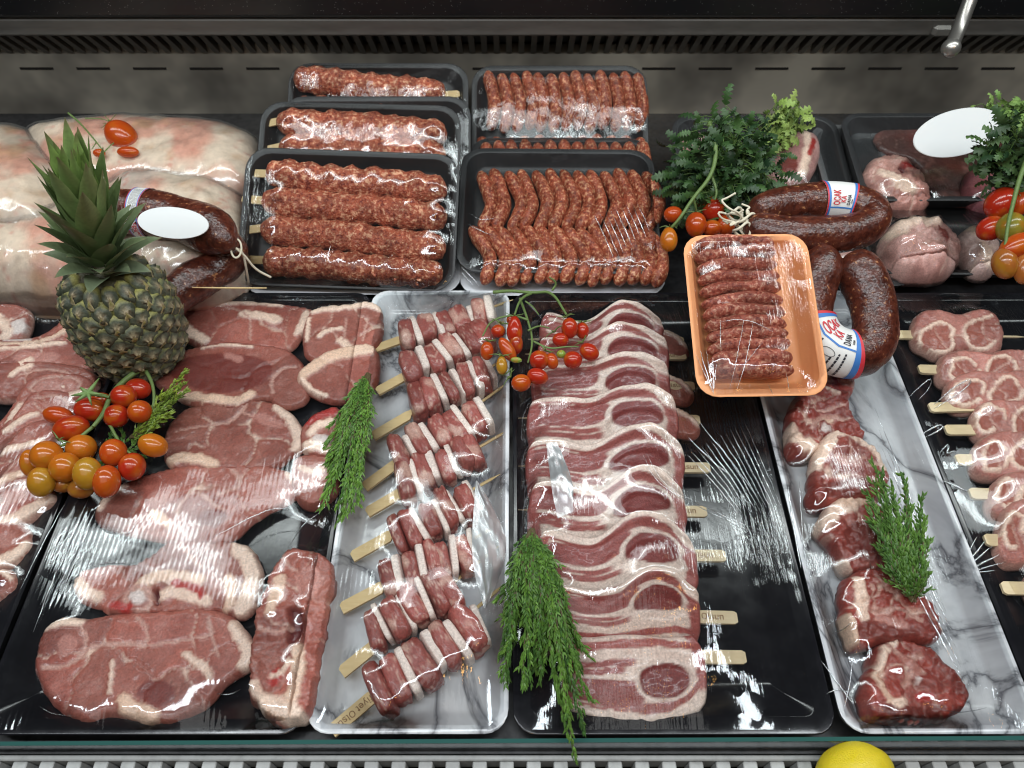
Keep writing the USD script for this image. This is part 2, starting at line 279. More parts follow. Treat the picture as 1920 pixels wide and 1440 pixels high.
# ---------------------------------------------------------------- trays on the deck
YT = (.145, .655)
def deck_tray(name, label, x0, x1, mat, h=.02, rim=.006, wall=.012, t=.007, r=.02, y=YT, cat='tray'):
    c = np.array([(x0 + x1) / 2, (y[0] + y[1]) / 2, .001]); t_ = thing(name, label, cat, c)
    v, f = tray_mesh(x1 - x0, y[1] - y[0], h, r, rim, wall, t, .010)
    part(t_, 'dish', (v + c, f), mat, smooth=40); t_.box = (x0, x1, y[0], y[1], h + .001); return t_
TA = deck_tray('black_tray', 'glossy black tray of shingled chops at the left edge, partly cut off', -.745, -.455, BLACK, rim=.012, wall=.02)
TB = deck_tray('black_tray', 'glossy black tray of big leg steaks in front of the pineapple', -.450, -.174, BLACK, rim=.012, wall=.02)
TC = deck_tray('marble_tray', 'white marble pattern tray of diced meat and fat skewers', -.172, -.003, MARBLE, h=.024)
TD = deck_tray('black_tray', 'glossy black tray of long streaky meat skewers, between the two marble trays', .001, .272, BLACK, rim=.014, wall=.022)
TE = deck_tray('marble_tray', 'white marble pattern tray holding five neck slices and a green sprig', .275, .440, MARBLE, h=.024)
TF = deck_tray('black_tray', 'glossy black tray of loin chop skewers at the right edge', .444, .745, BLACK, rim=.012, wall=.02)
# ---------------------------------------------------------------- meat
RAWC, DEEP, FAT, CREAM, BONE, PALE, BLOOD = (np.array(c) for c in ((.325, .104, .076), (.185, .037, .028), (.77, .59, .48), (.70, .50, .38), (.66, .58, .55), (.44, .20, .165), (.38, .03, .025)))
KIND = dict(fat=FAT, cream=CREAM, bone=BONE, pale=PALE, deep=DEEP, blood=BLOOD, raw=RAWC, seam=np.array([.50, .29, .24]), dark=np.array([.12, .02, .02]))
def dens(p, step=.0012): return resample(p, step)
def slab(poly_px, z0, th, marks=(), seed=0, base=RAWC, tilt=(0, 0), r=.0035, res=.0026, rim=None, fib=0.5, bump=.0012, zc=None, world=None, rimw=.005, edge=.45, post=None, tone=1.0, mus=0, und=.2, grow=.0044, rag=.004):
    """A piece of meat: outline and markings traced on its own level, rounded edge, uneven top, closed underside."""
    zt = z0 + th * .8
    conv = (lambda p: P(p, zt)[:, :2]) if world is None else world
    o = chaikin(conv(poly_px), 2); o = resample(o, res, True)
    c0 = o.mean(0); pn = fb(np.c_[o * 120, np.full(len(o), seed)], 1., seed, 3) - .5
    dirn = (o - c0) / (np.linalg.norm(o - c0, axis=1, keepdims=True) + 1e-9); o = o + dirn * pn[:, None] * rag
    pg = Polygon(o).buffer(grow)
    if pg.geom_type != 'Polygon': pg = max(pg.geoms, key=lambda g: g.area)
    o = np.array(pg.exterior.coords)[:-1]; o = resample(o, res, True)
    lo, hi = o.min(0), o.max(0)
    gx, gy = np.meshgrid(np.arange(lo[0], hi[0], res), np.arange(lo[1], hi[1], res * .866)); gx[1::2] += res / 2
    g = np.c_[gx.ravel(), gy.ravel()]
    g = g[shapely.contains_xy(Polygon(o).buffer(-res * .55), g[:, 0], g[:, 1])]
    pts = np.vstack([o, g]); n = len(o)
    tri = Delaunay(pts).simplices; ce = pts[tri].mean(1); tri = tri[shapely.contains_xy(Polygon(o), ce[:, 0], ce[:, 1])]
    a, b, c = pts[tri[:, 0]], pts[tri[:, 1]], pts[tri[:, 2]]
    cr = (b - a)[:, 0] * (c - a)[:, 1] - (b - a)[:, 1] * (c - a)[:, 0]; tri[cr < 0] = tri[cr < 0][:, ::-1]; tri = tri[np.abs(cr) > 1e-10]
    d = cKDTree(resample(o, .0008, True)).query(pts)[0]; d[:n] = 0
    prof = np.sqrt(np.clip(1 - (1 - np.clip(d / r, 0, 1)) ** 2, 0, 1)); h = th * (edge + (1 - edge) * prof)
    p3 = np.c_[pts, np.full(len(pts), seed * .7)]
    h += (fb(p3, 55., seed, 3) - .5) * th * und * prof + (fb(p3, 260., seed + 3, 2) - .5) * bump
    wob0 = fb(p3, 160., seed + 31, 3) - .5
    ang = seed * 1.7; ca, sa = math.cos(ang), math.sin(ang)
    q = np.c_[pts @ np.array([ca, sa]) * 90, pts @ np.array([-sa, ca]) * 650, np.full(len(pts), seed)]
    f1 = fb(q, 1., seed, 3); f2 = fb(p3, 70., seed + 9, 3); f3 = fb(p3, 30., seed + 5, 2)
    col = np.tile(np.asarray(base, float) * tone, (len(pts), 1))
    col = mixc(col, DEEP, np.clip((f3 - .45) * 2.2, 0, .45)); col = mixc(col, PALE, np.clip((f2 - .55) * 2.2, 0, .5))
    if mus:
        rg = np.random.default_rng(seed + 77); sd_ = [pts[rg.integers(n, len(pts))]]
        for _ in range(mus - 1):
            cand = pts[rg.integers(n, len(pts), 30)]; dm = np.min([np.linalg.norm((cand - s) * [1, 1.3], axis=1) for s in sd_], 0); sd_.append(cand[np.argmax(dm * rg.uniform(.5, 1, 30))])
        wp = pts + np.c_[fb(p3, 32., seed + 40, 3) - .5, fb(p3, 32., seed + 41, 3) - .5] * .045
        D = np.linalg.norm(wp[:, None] - np.array(sd_)[None], axis=2); od = np.sort(D, 1); wh = D.argmin(1); eg = od[:, 1] - od[:, 0]
        tn_ = rg.uniform(.80, 1.16, mus); hu = rg.uniform(-1, 1, mus); an = rg.uniform(0, 3.14, mus)[wh]
        col *= tn_[wh][:, None]; col[:, 0] *= 1 + .05 * hu[wh]
        qq = np.c_[(pts[:, 0] * np.cos(an) + pts[:, 1] * np.sin(an)) * 110, (-pts[:, 0] * np.sin(an) + pts[:, 1] * np.cos(an)) * 620, wh * 9.]; f1 = fb(qq, 1., seed + 8, 3)
        sw = fb(p3, 50., seed + 44, 2); seam_m = (1 - sm(.0006, .0030, eg + wob0 * .003)) * sm(.30, .62, sw); col = mixc(col, FAT * .86, seam_m * .6); h = h - (1 - sm(.0, .005, eg)) * .0016
        nodes = sm(.010, .002, od[:, min(2, mus - 1)] - od[:, 0]) * sm(.5, .6, sw); col = mixc(col, FAT, nodes * .8)
    col *= (1 + (f1[:, None] - .5) * fib)
    vein = np.abs(fb(p3, 60., seed + 21, 3) - .5); col = mixc(col, KIND['seam'], np.clip(1 - vein / .010, 0, 1) * .32)
    wob = (fb(p3, 160., seed + 31, 3) - .5)
    for mk in marks:
        kind, shape, w = mk[0], mk[1], mk[2]; kc = KIND[kind] if isinstance(kind, str) else np.array(kind)
        sp = conv(shape)
        if w == 'fill':
            pc = chaikin(sp, 2); inside = shapely.contains_xy(Polygon(pc).buffer(0), pts[:, 0], pts[:, 1]); dd = cKDTree(resample(pc, .0012, True)).query(pts)[0]
            sd = np.where(inside, dd, -dd) + wob * .005; m = sm(-.0008, .0012, sd)
        else:
            dd = cKDTree(resample(chaikin(sp, 2, False), .0010)).query(pts)[0]; m = 1 - sm(w * .62, w * 1.05, dd + wob * w * 1.1)
        c2 = kc * (.88 + .26 * f2[:, None]); col = col * (1 - m[:, None]) + c2 * m[:, None]
        h += m * {'fat': .0016, 'cream': .0018, 'bone': .001, 'seam': -.0010, 'dark': -.007, 'deep': .0003}.get(kind if isinstance(kind, str) else '', 0)
    if rim:
        dd = d + wob * rimw * 1.2; m = 1 - sm(rimw * .6, rimw * 1.1, dd); col = mixc(col, KIND[rim], m * .9)
    if post: col, h = post(pts, col, h, d)
    zz = z0 + tilt[0] * (pts[:, 0] - c0[0]) + tilt[1] * (pts[:, 1] - c0[1])
    top = np.c_[pts, zz + h]; m = len(top)
    sk = np.c_[o + (c0 - o) * .02, zz[:n] + 0.0]; mid = np.c_[o, zz[:n] + h[:n] * .5]
    v = np.vstack([top, mid, sk, [[c0[0], c0[1], z0]]]); e = np.arange(n); e2 = (e + 1) % n
    A = Polygon(o).exterior.is_ccw
    def quad(i, j, k, l): f = np.vstack([np.c_[i, j, k], np.c_[i, k, l]]); return f if A else f[:, ::-1]
    f = np.vstack([tri, quad(m + e, m + e2, e2, e), quad(m + n + e, m + n + e2, m + e2, m + e), (np.c_[m + n + e2, m + n + e, np.full(n, m + 2 * n)] if A else np.c_[m + n + e, m + n + e2, np.full(n, m + 2 * n)])])
    side = FAT * .5 + RAWC * .5 if rim in ('fat', 'cream') else col[:n] * .9
    col = np.vstack([col, np.broadcast_to(side, (n, 3)), col[:n] * .8, [RAWC]])
    return v, f, np.clip(col, .004, .9)
OBST = {}                                   # what lies under each cling film
def meat(name, label, cat, tray, group, *a, mat=None, **k):
    v, f, c = slab(*a, **k)
    single(name, (v, f), mat or MEAT, label, cat, group, col=c); OBST.setdefault(tray, []).append(v); return v
# --- leg steaks on the left tray (outlines traced)
G1 = 'lamb leg steaks laid on the left black tray'
S1 = [(335,604),(365,575),(394,567),(456,568),(529,575),(583,582),(587,593),(569,619),(558,633),(543,655),(510,648),(430,648),(383,648),(346,632),(332,615)]
meat('leg_steak', 'flat pink steak behind the others with a pale fat lump, right of the pineapple', 'steak', 'B', G1, S1, .012, .0085, [('fat', [(338,606),(350,622),(385,640)], .008), ('fat', [(458,590),(490,594),(520,602)], .007), ('seam', [(394,572),(470,586),(470,640)], .0015), ('fat', [(575,590),(560,625)], .006), ('fat', [(365,576),(456,569),(529,576)], .003)], seed=1, mus=5, tone=1.05)
S2 = [(573,640),(577,600),(590,582),(640,578),(690,570),(712,580),(712,650),(660,652),(640,663),(612,672),(580,668),(575,655)]
meat('leg_steak', 'small steak with white fat lines against the far end of the marble tray', 'steak', 'B', G1, S2, .0185, .0095, [('fat', [(590,584),(640,578),(690,572),(712,580)], .007), ('fat', [(600,632),(612,622),(640,618)], .004), ('fat', [(640,640),(652,650)], .006), ('seam', [(650,600),(645,640)], .0016), ('seam', [(690,600),(680,640)], .0016), ('fat', [(576,640),(580,600)], .003)], seed=2, mus=5, tilt=(0, .02))
S3 = [(560,706),(583,684),(627,659),(675,650),(705,652),(705,715),(685,735),(638,752),(600,743),(576,728)]
meat('leg_steak', 'round steak with a thick pale fat cap, beside the marble tray', 'steak', 'B', G1, S3, .0185, .0095, [('cream', [(566,708),(583,690),(627,666),(690,656)], .0105), ('fat', [(568,715),(585,735),(612,744)], .004)], seed=3, mus=2, base=RAWC * .9)
S4 = [(290,690),(320,672),(365,655),(419,644),(474,648),(540,659),(563,684),(566,703),(576,728),(572,750),(547,761),(518,757),(510,739),(467,750),(445,764),(401,757),(346,752),(321,728),(292,717)]
meat('leg_steak', 'wide dark red steak with a cream fat lower edge beside the pineapple', 'steak', 'B', G1, S4, .016, .0085, [('deep', [(310,690),(365,665),(474,665),(520,690),(490,730),(400,742),(330,722)], 'fill'), ('cream', [(340,744),(400,750),(445,754),(470,742)], .007), ('seam', [(512,738),(508,715),(530,690),(555,690)], .002), ('fat', [(380,655),(420,647),(474,652)], .002), ('pale', [(430,668),(450,676)], .006)], seed=4, mus=3)
S5 = [(310,823),(327,790),(347,770),(400,760),(460,752),(507,757),(540,777),(560,803),(568,823),(563,843),(540,852),(527,867),(493,877),(433,875),(393,873),(353,880),(320,870),(313,847)]
meat('leg_steak', 'oval steak with a white fat rim along its right side, second above the film glare', 'steak', 'B', G1, S5, .015, .0085, [('fat', [(525,764),(548,790),(560,815),(558,840)], .0075), ('cream', [(322,866),(345,858),(375,862),(400,872)], .0075), ('seam', [(462,754),(455,775),(425,795)], .003), ('seam', [(455,775),(500,790),(540,800)], .0016), ('seam', [(330,810),(380,800),(420,795)], .0015), ('pale', [(480,770),(530,790),(535,810),(470,790)], 'fill')], seed=5, mus=5, fib=.7)
S6 = [(180,963),(200,927),(233,910),(283,893),(333,880),(400,875),(493,877),(533,887),(555,900),(553,927),(533,940),(490,960),(455,985),(440,1005),(400,1015),(330,1010),(260,1000),(200,985)]
meat('leg_steak', 'long flat steak below the tomato vine, crossed by the upper edge of the film glare', 'steak', 'B', G1, S6, .015, .0085, [('seam', [(435,880),(452,900),(445,915),(412,928)], .003), ('seam', [(330,960),(350,930),(372,922),(400,945),(420,960)], .0022), ('fat', [(190,955),(205,930),(235,914)], .004), ('cream', [(292,965),(305,975),(318,985)], .006), ('fat', [(540,890),(553,905)], .004), ('pale', [(270,930),(320,915),(330,940),(280,960)], 'fill'), ('deep', [(370,960),(430,955),(420,990),(370,990)], 'fill')], seed=6, mus=6)
S7 = [(144,1091),(161,1072),(210,1065),(262,1065),(311,1024),(337,1012),(375,1012),(431,1020),(469,1035),(487,1069),(484,1110),(465,1155),(439,1151),(412,1140),(375,1144),(292,1144),(262,1147),(217,1144),(180,1129),(150,1117)]
meat('leg_steak', 'ragged steak with a round cut bone and thick white right edge', 'steak', 'B', G1, S7, .012, .010, [('fat', [(450,1030),(475,1060),(476,1100),(458,1145)], .010), ('fat', [(148,1095),(165,1112),(185,1122)], .007), ('cream', [(268,1095),(300,1080),(340,1085),(372,1090)], .008), ('fat', [(300,1120),(330,1108),(365,1120),(388,1128)], .007), ('seam', [(240,1140),(236,1115),(262,1098),(285,1110),(284,1140),(258,1147)], .003), ('bone', [(242,1120),(252,1107),(270,1107),(280,1122),(268,1135),(250,1135)], 'fill'), ('cream', [(428,1088),(436,1110),(428,1140)], .006), ('blood', [(330,1095),(375,1105),(380,1118)], .004), ('blood', [(215,1135),(240,1144)], .005), ('dark', [(292,1112),(295,1130)], .003), ('seam', [(340,1015),(352,1040),(380,1065)], .002)], seed=7, mus=5, bump=.005, rag=.009)
S8 = [(71,1222),(90,1177),(124,1162),(157,1168),(210,1157),(262,1155),(319,1151),(375,1144),(420,1155),(454,1185),(472,1215),(476,1237),(461,1251),(431,1267),(405,1286),(397,1305),(367,1327),(330,1346),(285,1348),(240,1339),(210,1331),(184,1339),(165,1346),(124,1331),(97,1305),(75,1267)]
meat('leg_steak', 'largest steak, nearest the front, muscles parted by thin fat seams', 'steak', 'B', G1, S8, .014, .012, [('seam', [(85,1252),(125,1253),(150,1235),(155,1222),(175,1212),(235,1207),(275,1212)], .0026), ('seam', [(155,1235),(162,1210),(165,1195),(155,1180)], .0018), ('seam', [(258,1158),(275,1175),(280,1200),(272,1212)], .0022), ('fat', [(440,1175),(462,1205),(470,1235),(462,1245)], .0075), ('seam', [(392,1160),(400,1200),(410,1230)], .0022), ('fat', [(350,1228),(365,1240),(385,1250),(395,1270)], .004), ('fat', [(92,1176),(120,1166),(150,1167)], .005), ('cream', [(235,1315),(248,1335),(290,1345)], .0075), ('fat', [(208,1300),(212,1270),(214,1240)], .0022), ('seam', [(272,1212),(330,1205),(400,1192)], .0016), ('raw', [(220,1280),(240,1240),(290,1210),(330,1225),(310,1260),(260,1290)], 'fill'), ('deep', [(260,1285),(300,1270),(340,1300),(300,1335),(255,1310)], 'fill'), ('pale', [(105,1200),(140,1185),(150,1220),(110,1240)], 'fill')], seed=8, mus=7, r=.008)
S9 = [(474,1226),(484,1189),(487,1155),(502,1110),(525,1061),(540,1035),(585,1035),(615,1057),(622,1087),(607,1140),(600,1200),(585,1275),(577,1342),(544,1352),(517,1346),(487,1324),(472,1294),(476,1260)]
meat('shank_piece', 'long upright shank cut with a dark hollow, close against the marble tray', 'shank', 'B', None, S9, .012, .024, [('dark', [(553,1150),(560,1165),(556,1185),(549,1195)], .006), ('cream', [(510,1150),(520,1120),(530,1090)], .006), ('fat', [(490,1330),(520,1325),(560,1346)], .010), ('fat', [(478,1290),(495,1315)], .006), ('cream', [(560,1220),(562,1260),(550,1310)], .007), ('blood', [(500,1275),(520,1250),(540,1270),(515,1295)], 'fill'), ('seam', [(530,1040),(545,1070),(590,1080)], .002), ('fat', [(510,1270),(535,1262),(545,1240)], .003), ('seam', [(488,1180),(520,1190),(545,1180)], .0024), ('pale', [(555,1060),(610,1070),(600,1120),(560,1130)], 'fill')], seed=9, mus=5, bump=.007, rag=.009, und=.6)
S10 = [(567,815),(580,790),(610,773),(640,765),(645,850),(600,855),(572,845)]
meat('meat_trimming', 'small bony trimming with a red streak, between steak and upper green sprig', 'trimming', 'B', None, S10, .012, .020, [('blood', [(578,795),(600,782),(625,775)], .006), ('fat', [(585,815),(600,800),(620,795)], .006), ('fat', [(572,845),(590,835),(620,850)], .008), ('bone', [(600,825),(615,830)], .006)], seed=10, bump=.004)
S11 = [(550,875),(560,862),(600,855),(625,862),(632,925),(590,945),(556,935)]
meat('meat_trimming', 'greyish veined trimming just left of the upper green sprig tip', 'trimming', 'B', None, S11, .012, .018, [('pale', [(560,870),(610,865),(620,910),(565,920)], 'fill'), ('fat', [(565,880),(590,890),(615,880)], .004)], seed=11, bump=.003)
S12 = [(640,700),(690,690),(695,740),(650,770),(615,770),(612,745)]
# --- chops on the far left tray
CH = [([(0,577),(30,576),(52,585),(55,605),(40,628),(20,640),(-30,640),(-30,580)], 'red chop tip with a round bone end, topmost at the left edge', [('bone', [(35,612),(38,618)], .010), ('fat', [(0,600),(20,625),(0,640)], .007)], .016),
 ([(-30,640),(60,640),(105,622),(128,596),(152,606),(155,628),(110,645),(60,655),(-30,660)], 'thin curved rib running behind the pineapple at left', [('cream', [(0,648),(70,646),(115,632),(145,606)], .004), ('bone', [(10,640),(60,640)], .002)], .018),
 ([(-30,655),(60,650),(125,642),(158,660),(178,690),(120,694),(60,690),(-30,690)], 'second chop down at the left edge, touching the pineapple', [('pale', [(20,670),(80,660),(120,668),(100,682),(40,684)], 'fill'), ('fat', [(-20,660),(60,654),(125,647)], .004), ('fat', [(30,688),(60,676)], .005)], .020),
 ([(-30,690),(60,684),(130,688),(172,700),(180,722),(140,732),(60,736),(-30,748)], 'chop with a fat nub, just left under the pineapple', [('seam', [(40,705),(80,695),(130,700),(140,715),(90,725),(50,722)], .002), ('fat', [(25,705),(45,694),(60,690)], .005), ('fat', [(100,728),(150,728)], .004)], .019),
 ([(-12,800),(20,770),(45,732),(62,712),(110,706),(165,710),(178,732),(150,748),(95,752),(50,770),(14,800)], 'broad chop with a clear oval eye above the tomato vine', [('pale', [(62,730),(80,716),(120,712),(155,722),(130,742),(80,742)], 'fill'), ('seam', [(58,732),(80,714),(130,710),(160,722),(135,745),(80,745),(58,732)], .002), ('fat', [(100,748),(165,738)], .004), ('fat', [(14,790),(40,760)], .004)], .018),
 ([(-30,830),(10,800),(45,768),(62,744),(92,738),(140,746),(152,778),(110,790),(60,795),(20,812),(-30,850)], 'chop behind the leftmost tomatoes with a paler bone side', [('seam', [(72,752),(110,745),(135,760),(120,778),(80,775),(70,760)], .002), ('fat', [(10,810),(50,785),(70,780)], .0045), ('pale', [(80,755),(125,755),(115,770),(82,770)], 'fill')], .017),
 ([(-30,890),(5,855),(25,822),(60,798),(95,792),(112,815),(80,836),(40,846),(0,880)], 'chop half hidden by the tomatoes, fourth from the front at left', [('fat', [(0,850),(40,838),(80,830)], .005), ('pale', [(20,830),(60,808),(80,815),(40,835)], 'fill')], .016),
 ([(-30,930),(0,900),(22,876),(52,846),(70,870),(55,895),(20,905),(-30,950)], 'narrow chop left of the yellow tomatoes', [('cream', [(-10,915),(20,895),(55,888)], .005), ('seam', [(15,885),(45,860)], .002)], .015),
 ([(-40,985),(-20,940),(25,906),(62,900),(95,925),(98,942),(62,962),(20,985),(-20,992)], 'chop with a white fat rim beside the yellow green tomato', [('fat', [(-10,984),(30,972),(70,952),(96,938)], .008), ('pale', [(0,930),(40,915),(60,930),(20,955)], 'fill'), ('seam', [(50,905),(70,930)], .002)], .014),
 ([(-40,990),(30,985),(53,1000),(52,1030),(22,1055),(-40,1062)], 'pink chop under shiny film, second from the front at left', [('fat', [(0,1055),(25,1046),(48,1025)], .007), ('pale', [(0,1000),(35,1000),(30,1025),(0,1030)], 'fill')], .013),
 ([(-40,1066),(20,1076),(27,1092),(22,1108),(-40,1130)], 'small dark chop corner, nearest the front at the left edge', [('deep', [(-20,1080),(15,1085),(10,1105),(-20,1115)], 'fill'), ('fat', [(10,1074),(24,1088)], .003)], .012)]
for i, (pl, lb, mk, z) in enumerate(CH):
    meat('lamb_chop', lb, 'chop', 'A', 'lamb chops shingled on the left edge tray', pl, z, .012, mk, seed=40 + i, base=RAWC * 1.12, tilt=(0, .12), res=.0024, fib=.4, rim='seam', rimw=.0022, mus=3, r=.006)
# --- neck slices on the right marble tray
NK = [([(1500,735),(1505,705),(1560,690),(1605,705),(1600,735),(1580,760),(1530,760)], 'dark neck slice half hidden under the ring sausage', [('pale', [(1580,720),(1600,725)], .006), ('seam', [(1520,720),(1560,715)], .002)], .014),
 ([(1476,800),(1482,760),(1500,732),(1540,720),(1570,735),(1592,762),(1608,800),(1628,818),(1592,826),(1545,818),(1536,845),(1505,856),(1478,850)], 'neck slice with a white spinal disc and ragged fat corner', [('bone', [(1535,806),(1540,798),(1556,797),(1564,804),(1556,813),(1542,813)], 'fill'), ('seam', [(1520,805),(1535,788),(1560,782),(1578,790)], .0028), ('fat', [(1478,808),(1490,830),(1520,842)], .010), ('seam', [(1500,740),(1530,755),(1560,745)], .003), ('fat', [(1510,728),(1545,726),(1565,742)], .004), ('seam', [(1505,770),(1540,775),(1580,765)], .002), ('cream', [(1545,790),(1558,790)], .003)], .015),
 ([(1518,932),(1524,870),(1535,825),(1560,812),(1602,815),(1642,840),(1665,880),(1664,920),(1638,938),(1600,930),(1565,942),(1530,950)], 'neck slice wrapped in a white fat arch, above the sprig tips', [('fat', [(1528,880),(1538,835),(1562,817),(1602,819),(1638,842),(1658,878)], .0060), ('fat', [(1530,880),(1545,850),(1560,830)], .005), ('seam', [(1565,860),(1590,868),(1620,858)], .003), ('pale', [(1570,865),(1590,878),(1610,870)], .005), ('seam', [(1590,830),(1592,862)], .002), ('deep', [(1525,915),(1570,900),(1640,905),(1630,930),(1550,942)], 'fill')], .017),
 ([(1530,988),(1545,960),(1560,936),(1602,928),(1652,948),(1684,985),(1698,1020),(1692,1062),(1640,1068),(1592,1078),(1575,1050),(1562,1020),(1545,1002)], 'folded neck slice with a curled fat flap, partly under the green sprig', [('fat', [(1535,985),(1560,955),(1590,950)], .011), ('cream', [(1570,950),(1610,938),(1645,950)], .006), ('deep', [(1570,1000),(1610,975),(1660,1000),(1670,1050),(1600,1060)], 'fill'), ('fat', [(1580,1060),(1590,1072)], .006)], .016),
 ([(1578,1112),(1590,1080),(1622,1066),(1680,1075),(1722,1110),(1757,1140),(1772,1190),(1742,1207),(1682,1200),(1640,1202),(1600,1217),(1585,1180)], 'neck slice with a pale fat stripe at its left, below the sprig stem', [('fat', [(1606,1095),(1610,1120),(1618,1160)], .0065), ('cream', [(1586,1160),(1600,1200)], .006), ('seam', [(1640,1085),(1660,1110),(1700,1120)], .002), ('seam', [(1650,1150),(1680,1140),(1720,1165)], .003), ('deep', [(1600,1170),(1650,1160),(1740,1190),(1690,1200),(1610,1205)], 'fill'), ('pale', [(1650,1160),(1690,1175)], .005), ('seam', [(1630,1100),(1640,1150)], .002)], .016),
 ([(1616,1312),(1625,1270),(1638,1215),(1670,1196),(1722,1204),(1772,1240),(1812,1280),(1818,1312),(1790,1342),(1730,1357),(1670,1357),(1628,1342)], 'dark bloody neck slice with a white marrow dot, nearest the front', [('bone', [(1708,1275),(1716,1271),(1722,1280),(1716,1289),(1708,1286)], 'fill'), ('fat', [(1642,1260),(1650,1225),(1672,1208)], .004), ('blood', [(1712,1300),(1750,1300),(1745,1320),(1715,1320)], 'fill'), ('seam', [(1660,1215),(1690,1240),(1720,1235)], .003), ('cream', [(1636,1270),(1655,1300),(1668,1330)], .004), ('seam', [(1690,1290),(1700,1265),(1725,1262)], .003), ('deep', [(1640,1320),(1700,1330),(1780,1325),(1740,1350),(1660,1350)], 'fill'), ('fat', [(1672,1325),(1690,1318)], .004), ('pale', [(1690,1240),(1710,1260)], .006)], .016)]
for i, (pl, lb, mk, z) in enumerate(NK):
    meat('neck_slice', lb, 'neck slice', 'E', 'neck slices in a row on the right marble tray', pl, [.012, .014, .018, .014, .018, .013][i], .026, mk, seed=60 + i, base=RAWC * np.array([.95, .52, .52]), r=.006, bump=.009, res=.0020, mus=10, und=.75, edge=.6, grow=.0008, rag=.008)
# ---------------------------------------------------------------- skewers
AFIYET = meshkit.text_mesh('Afiyet Olsun', .0055, .0004)
def stick(t, a, b, w=.0105, L=.052, mat=None, tip=True, text=False, flip=False, blunt=False):
    """Flat paddle of length L at a, then a thin round shaft to the point b."""
    a, b = np.asarray(a, float), np.asarray(b, float); ax = (b - a) / np.linalg.norm(b - a); n = np.array([0, 0, 1.]); sd = np.cross(n, ax); sd /= np.linalg.norm(sd); n = np.cross(ax, sd)
    th = .0016; o = [(0, -w / 2), (L * .78, -w / 2), (L * .86, -w * .15), (L, -w * .12), (L, w * .38), (L * .86, w * .42), (L * .8, w / 2), (.003, w / 2), (0, w * .3)]
    if blunt: o = [(0, -w * .35), (.003, -w / 2), (L, -w / 2), (L, w / 2), (.003, w / 2), (0, w * .35)]
    o = np.array(o); k = len(o); v = np.vstack([a + o[:, :1] * ax + o[:, 1:] * sd + n * s for s in (-th, th)]); e = np.arange(k); e2 = (e + 1) % k
    ear = trimesh.creation.triangulate_polygon(Polygon(o), engine='earcut')[1]
    f = np.vstack([np.c_[e, e2, e2 + k], np.c_[e, e2 + k, e + k], ear[:, ::-1], ear + k])
    p = part(t, 'handle', (v, f), mat or WOOD, smooth=False)
    s = [a + ax * (L - .003), b - ax * .012, b]; part(t, 'shaft', tube(np.array(s), [.0016, .0016, .0003], 6), mat or WOOD, smooth=40)
    if text:
        tv = AFIYET.vertices.copy(); wd = tv[:, 0].max(); sc = min(1., L * .88 / wd); tv = tv * sc; tv[:, 1] -= .0022 * sc
        if flip: q = a + ax * (L * .93) - ax * tv[:, :1] - sd * tv[:, 1:2] + n * (th + .0002 + tv[:, 2:] * .5)
        else: q = a + ax * .003 + ax * tv[:, :1] + sd * tv[:, 1:2] + n * (th + .0002 + tv[:, 2:] * .5)
        part(p, 'lettering', (q, AFIYET.faces), BROWN, smooth=False)
def chunk(c, ax, hl, hw, hh, seed, kind, sk=0.0, yaw=0.0):
    b = ICO[3].vertices; e = 3.2 if kind == 'fat' else 4.2
    pw = np.sign(b) * np.abs(b) ** 1; s = (np.abs(pw) ** e).sum(1) ** (-1 / e); q = pw * s[:, None]
    if kind == 'fat': q = np.sign(q) * np.abs(q) ** .55; q /= np.abs(q).max()
    am = .07 if kind == 'fat' else .30
    nz = fb(q * 1.5 + seed * 3.1, 1., seed, 3) - .5; nz2 = fb(q * 5 + seed, 1., seed + 4, 2) - .5
    q = q * (1 + nz[:, None] * am + nz2[:, None] * am * .3)
    sd = np.cross([0, 0, 1.], ax); sd /= np.linalg.norm(sd); up = np.cross(ax, sd)
    cy, sy = math.cos(yaw), math.sin(yaw); a2 = ax * cy + sd * sy; s2 = sd * cy - ax * sy
    v = c + q[:, :1] * hl * a2 + q[:, 1:2] * hw * s2 + q[:, 2:] * hh * up + q[:, 2:] * sk * a2
    if kind == 'fat': col = np.tile(np.array([.80, .70, .63]), (len(v), 1)) * (.95 + .12 * nz[:, None])
    else:
        f1 = fb(v * 90, 1., seed, 3); f2 = fb(v * 45, 1., seed + 2, 2); col = np.tile(np.array([.33, .085, .07]) * (.8 + .35 * ((seed * 37) % 10) / 10), (len(v), 1))
        col = mixc(col, DEEP, np.clip((f2 - .45) * 2.5, 0, .6)); ed = np.abs(q[:, 0]) / (np.abs(q[:, 0]).max()); ln = np.abs(f1 - .5)
        col = mixc(col, FAT, np.clip(1 - ln / .02, 0, 1) * .55); col = mixc(col, FAT, sm(.62, .70, fb(v * 60, 1., seed + 11, 2)) * .4)
    return v, ICO[3].faces, np.clip(col, .01, .9)
ROWS = [((697,657),(750,628),(928,578),(962,562)), ((707,735),(755,690),(918,618),(955,598)), ((699,819),(768,748),(922,688),(955,668)), ((683,914),(738,852),(912,768),(953,717)),
        ((688,962),(745,905),(900,838),(954,806)), ((660,1045),(738,1005),(895,925),(938,889)), ((640,1142),(715,1085),(890,1025),(935,985)), ((640,1262),(690,1185),(850,1090),(940,1020)), ((622,1372),(700,1300),(905,1160),(950,1092))]
NM = ['farthest skewer', 'second skewer from the far end', 'third skewer from the far end', 'fourth skewer from the far end', 'middle skewer', 'fourth skewer from the front', 'third skewer from the front', 'second skewer from the front', 'nearest skewer']
rr = np.random.default_rng(11)
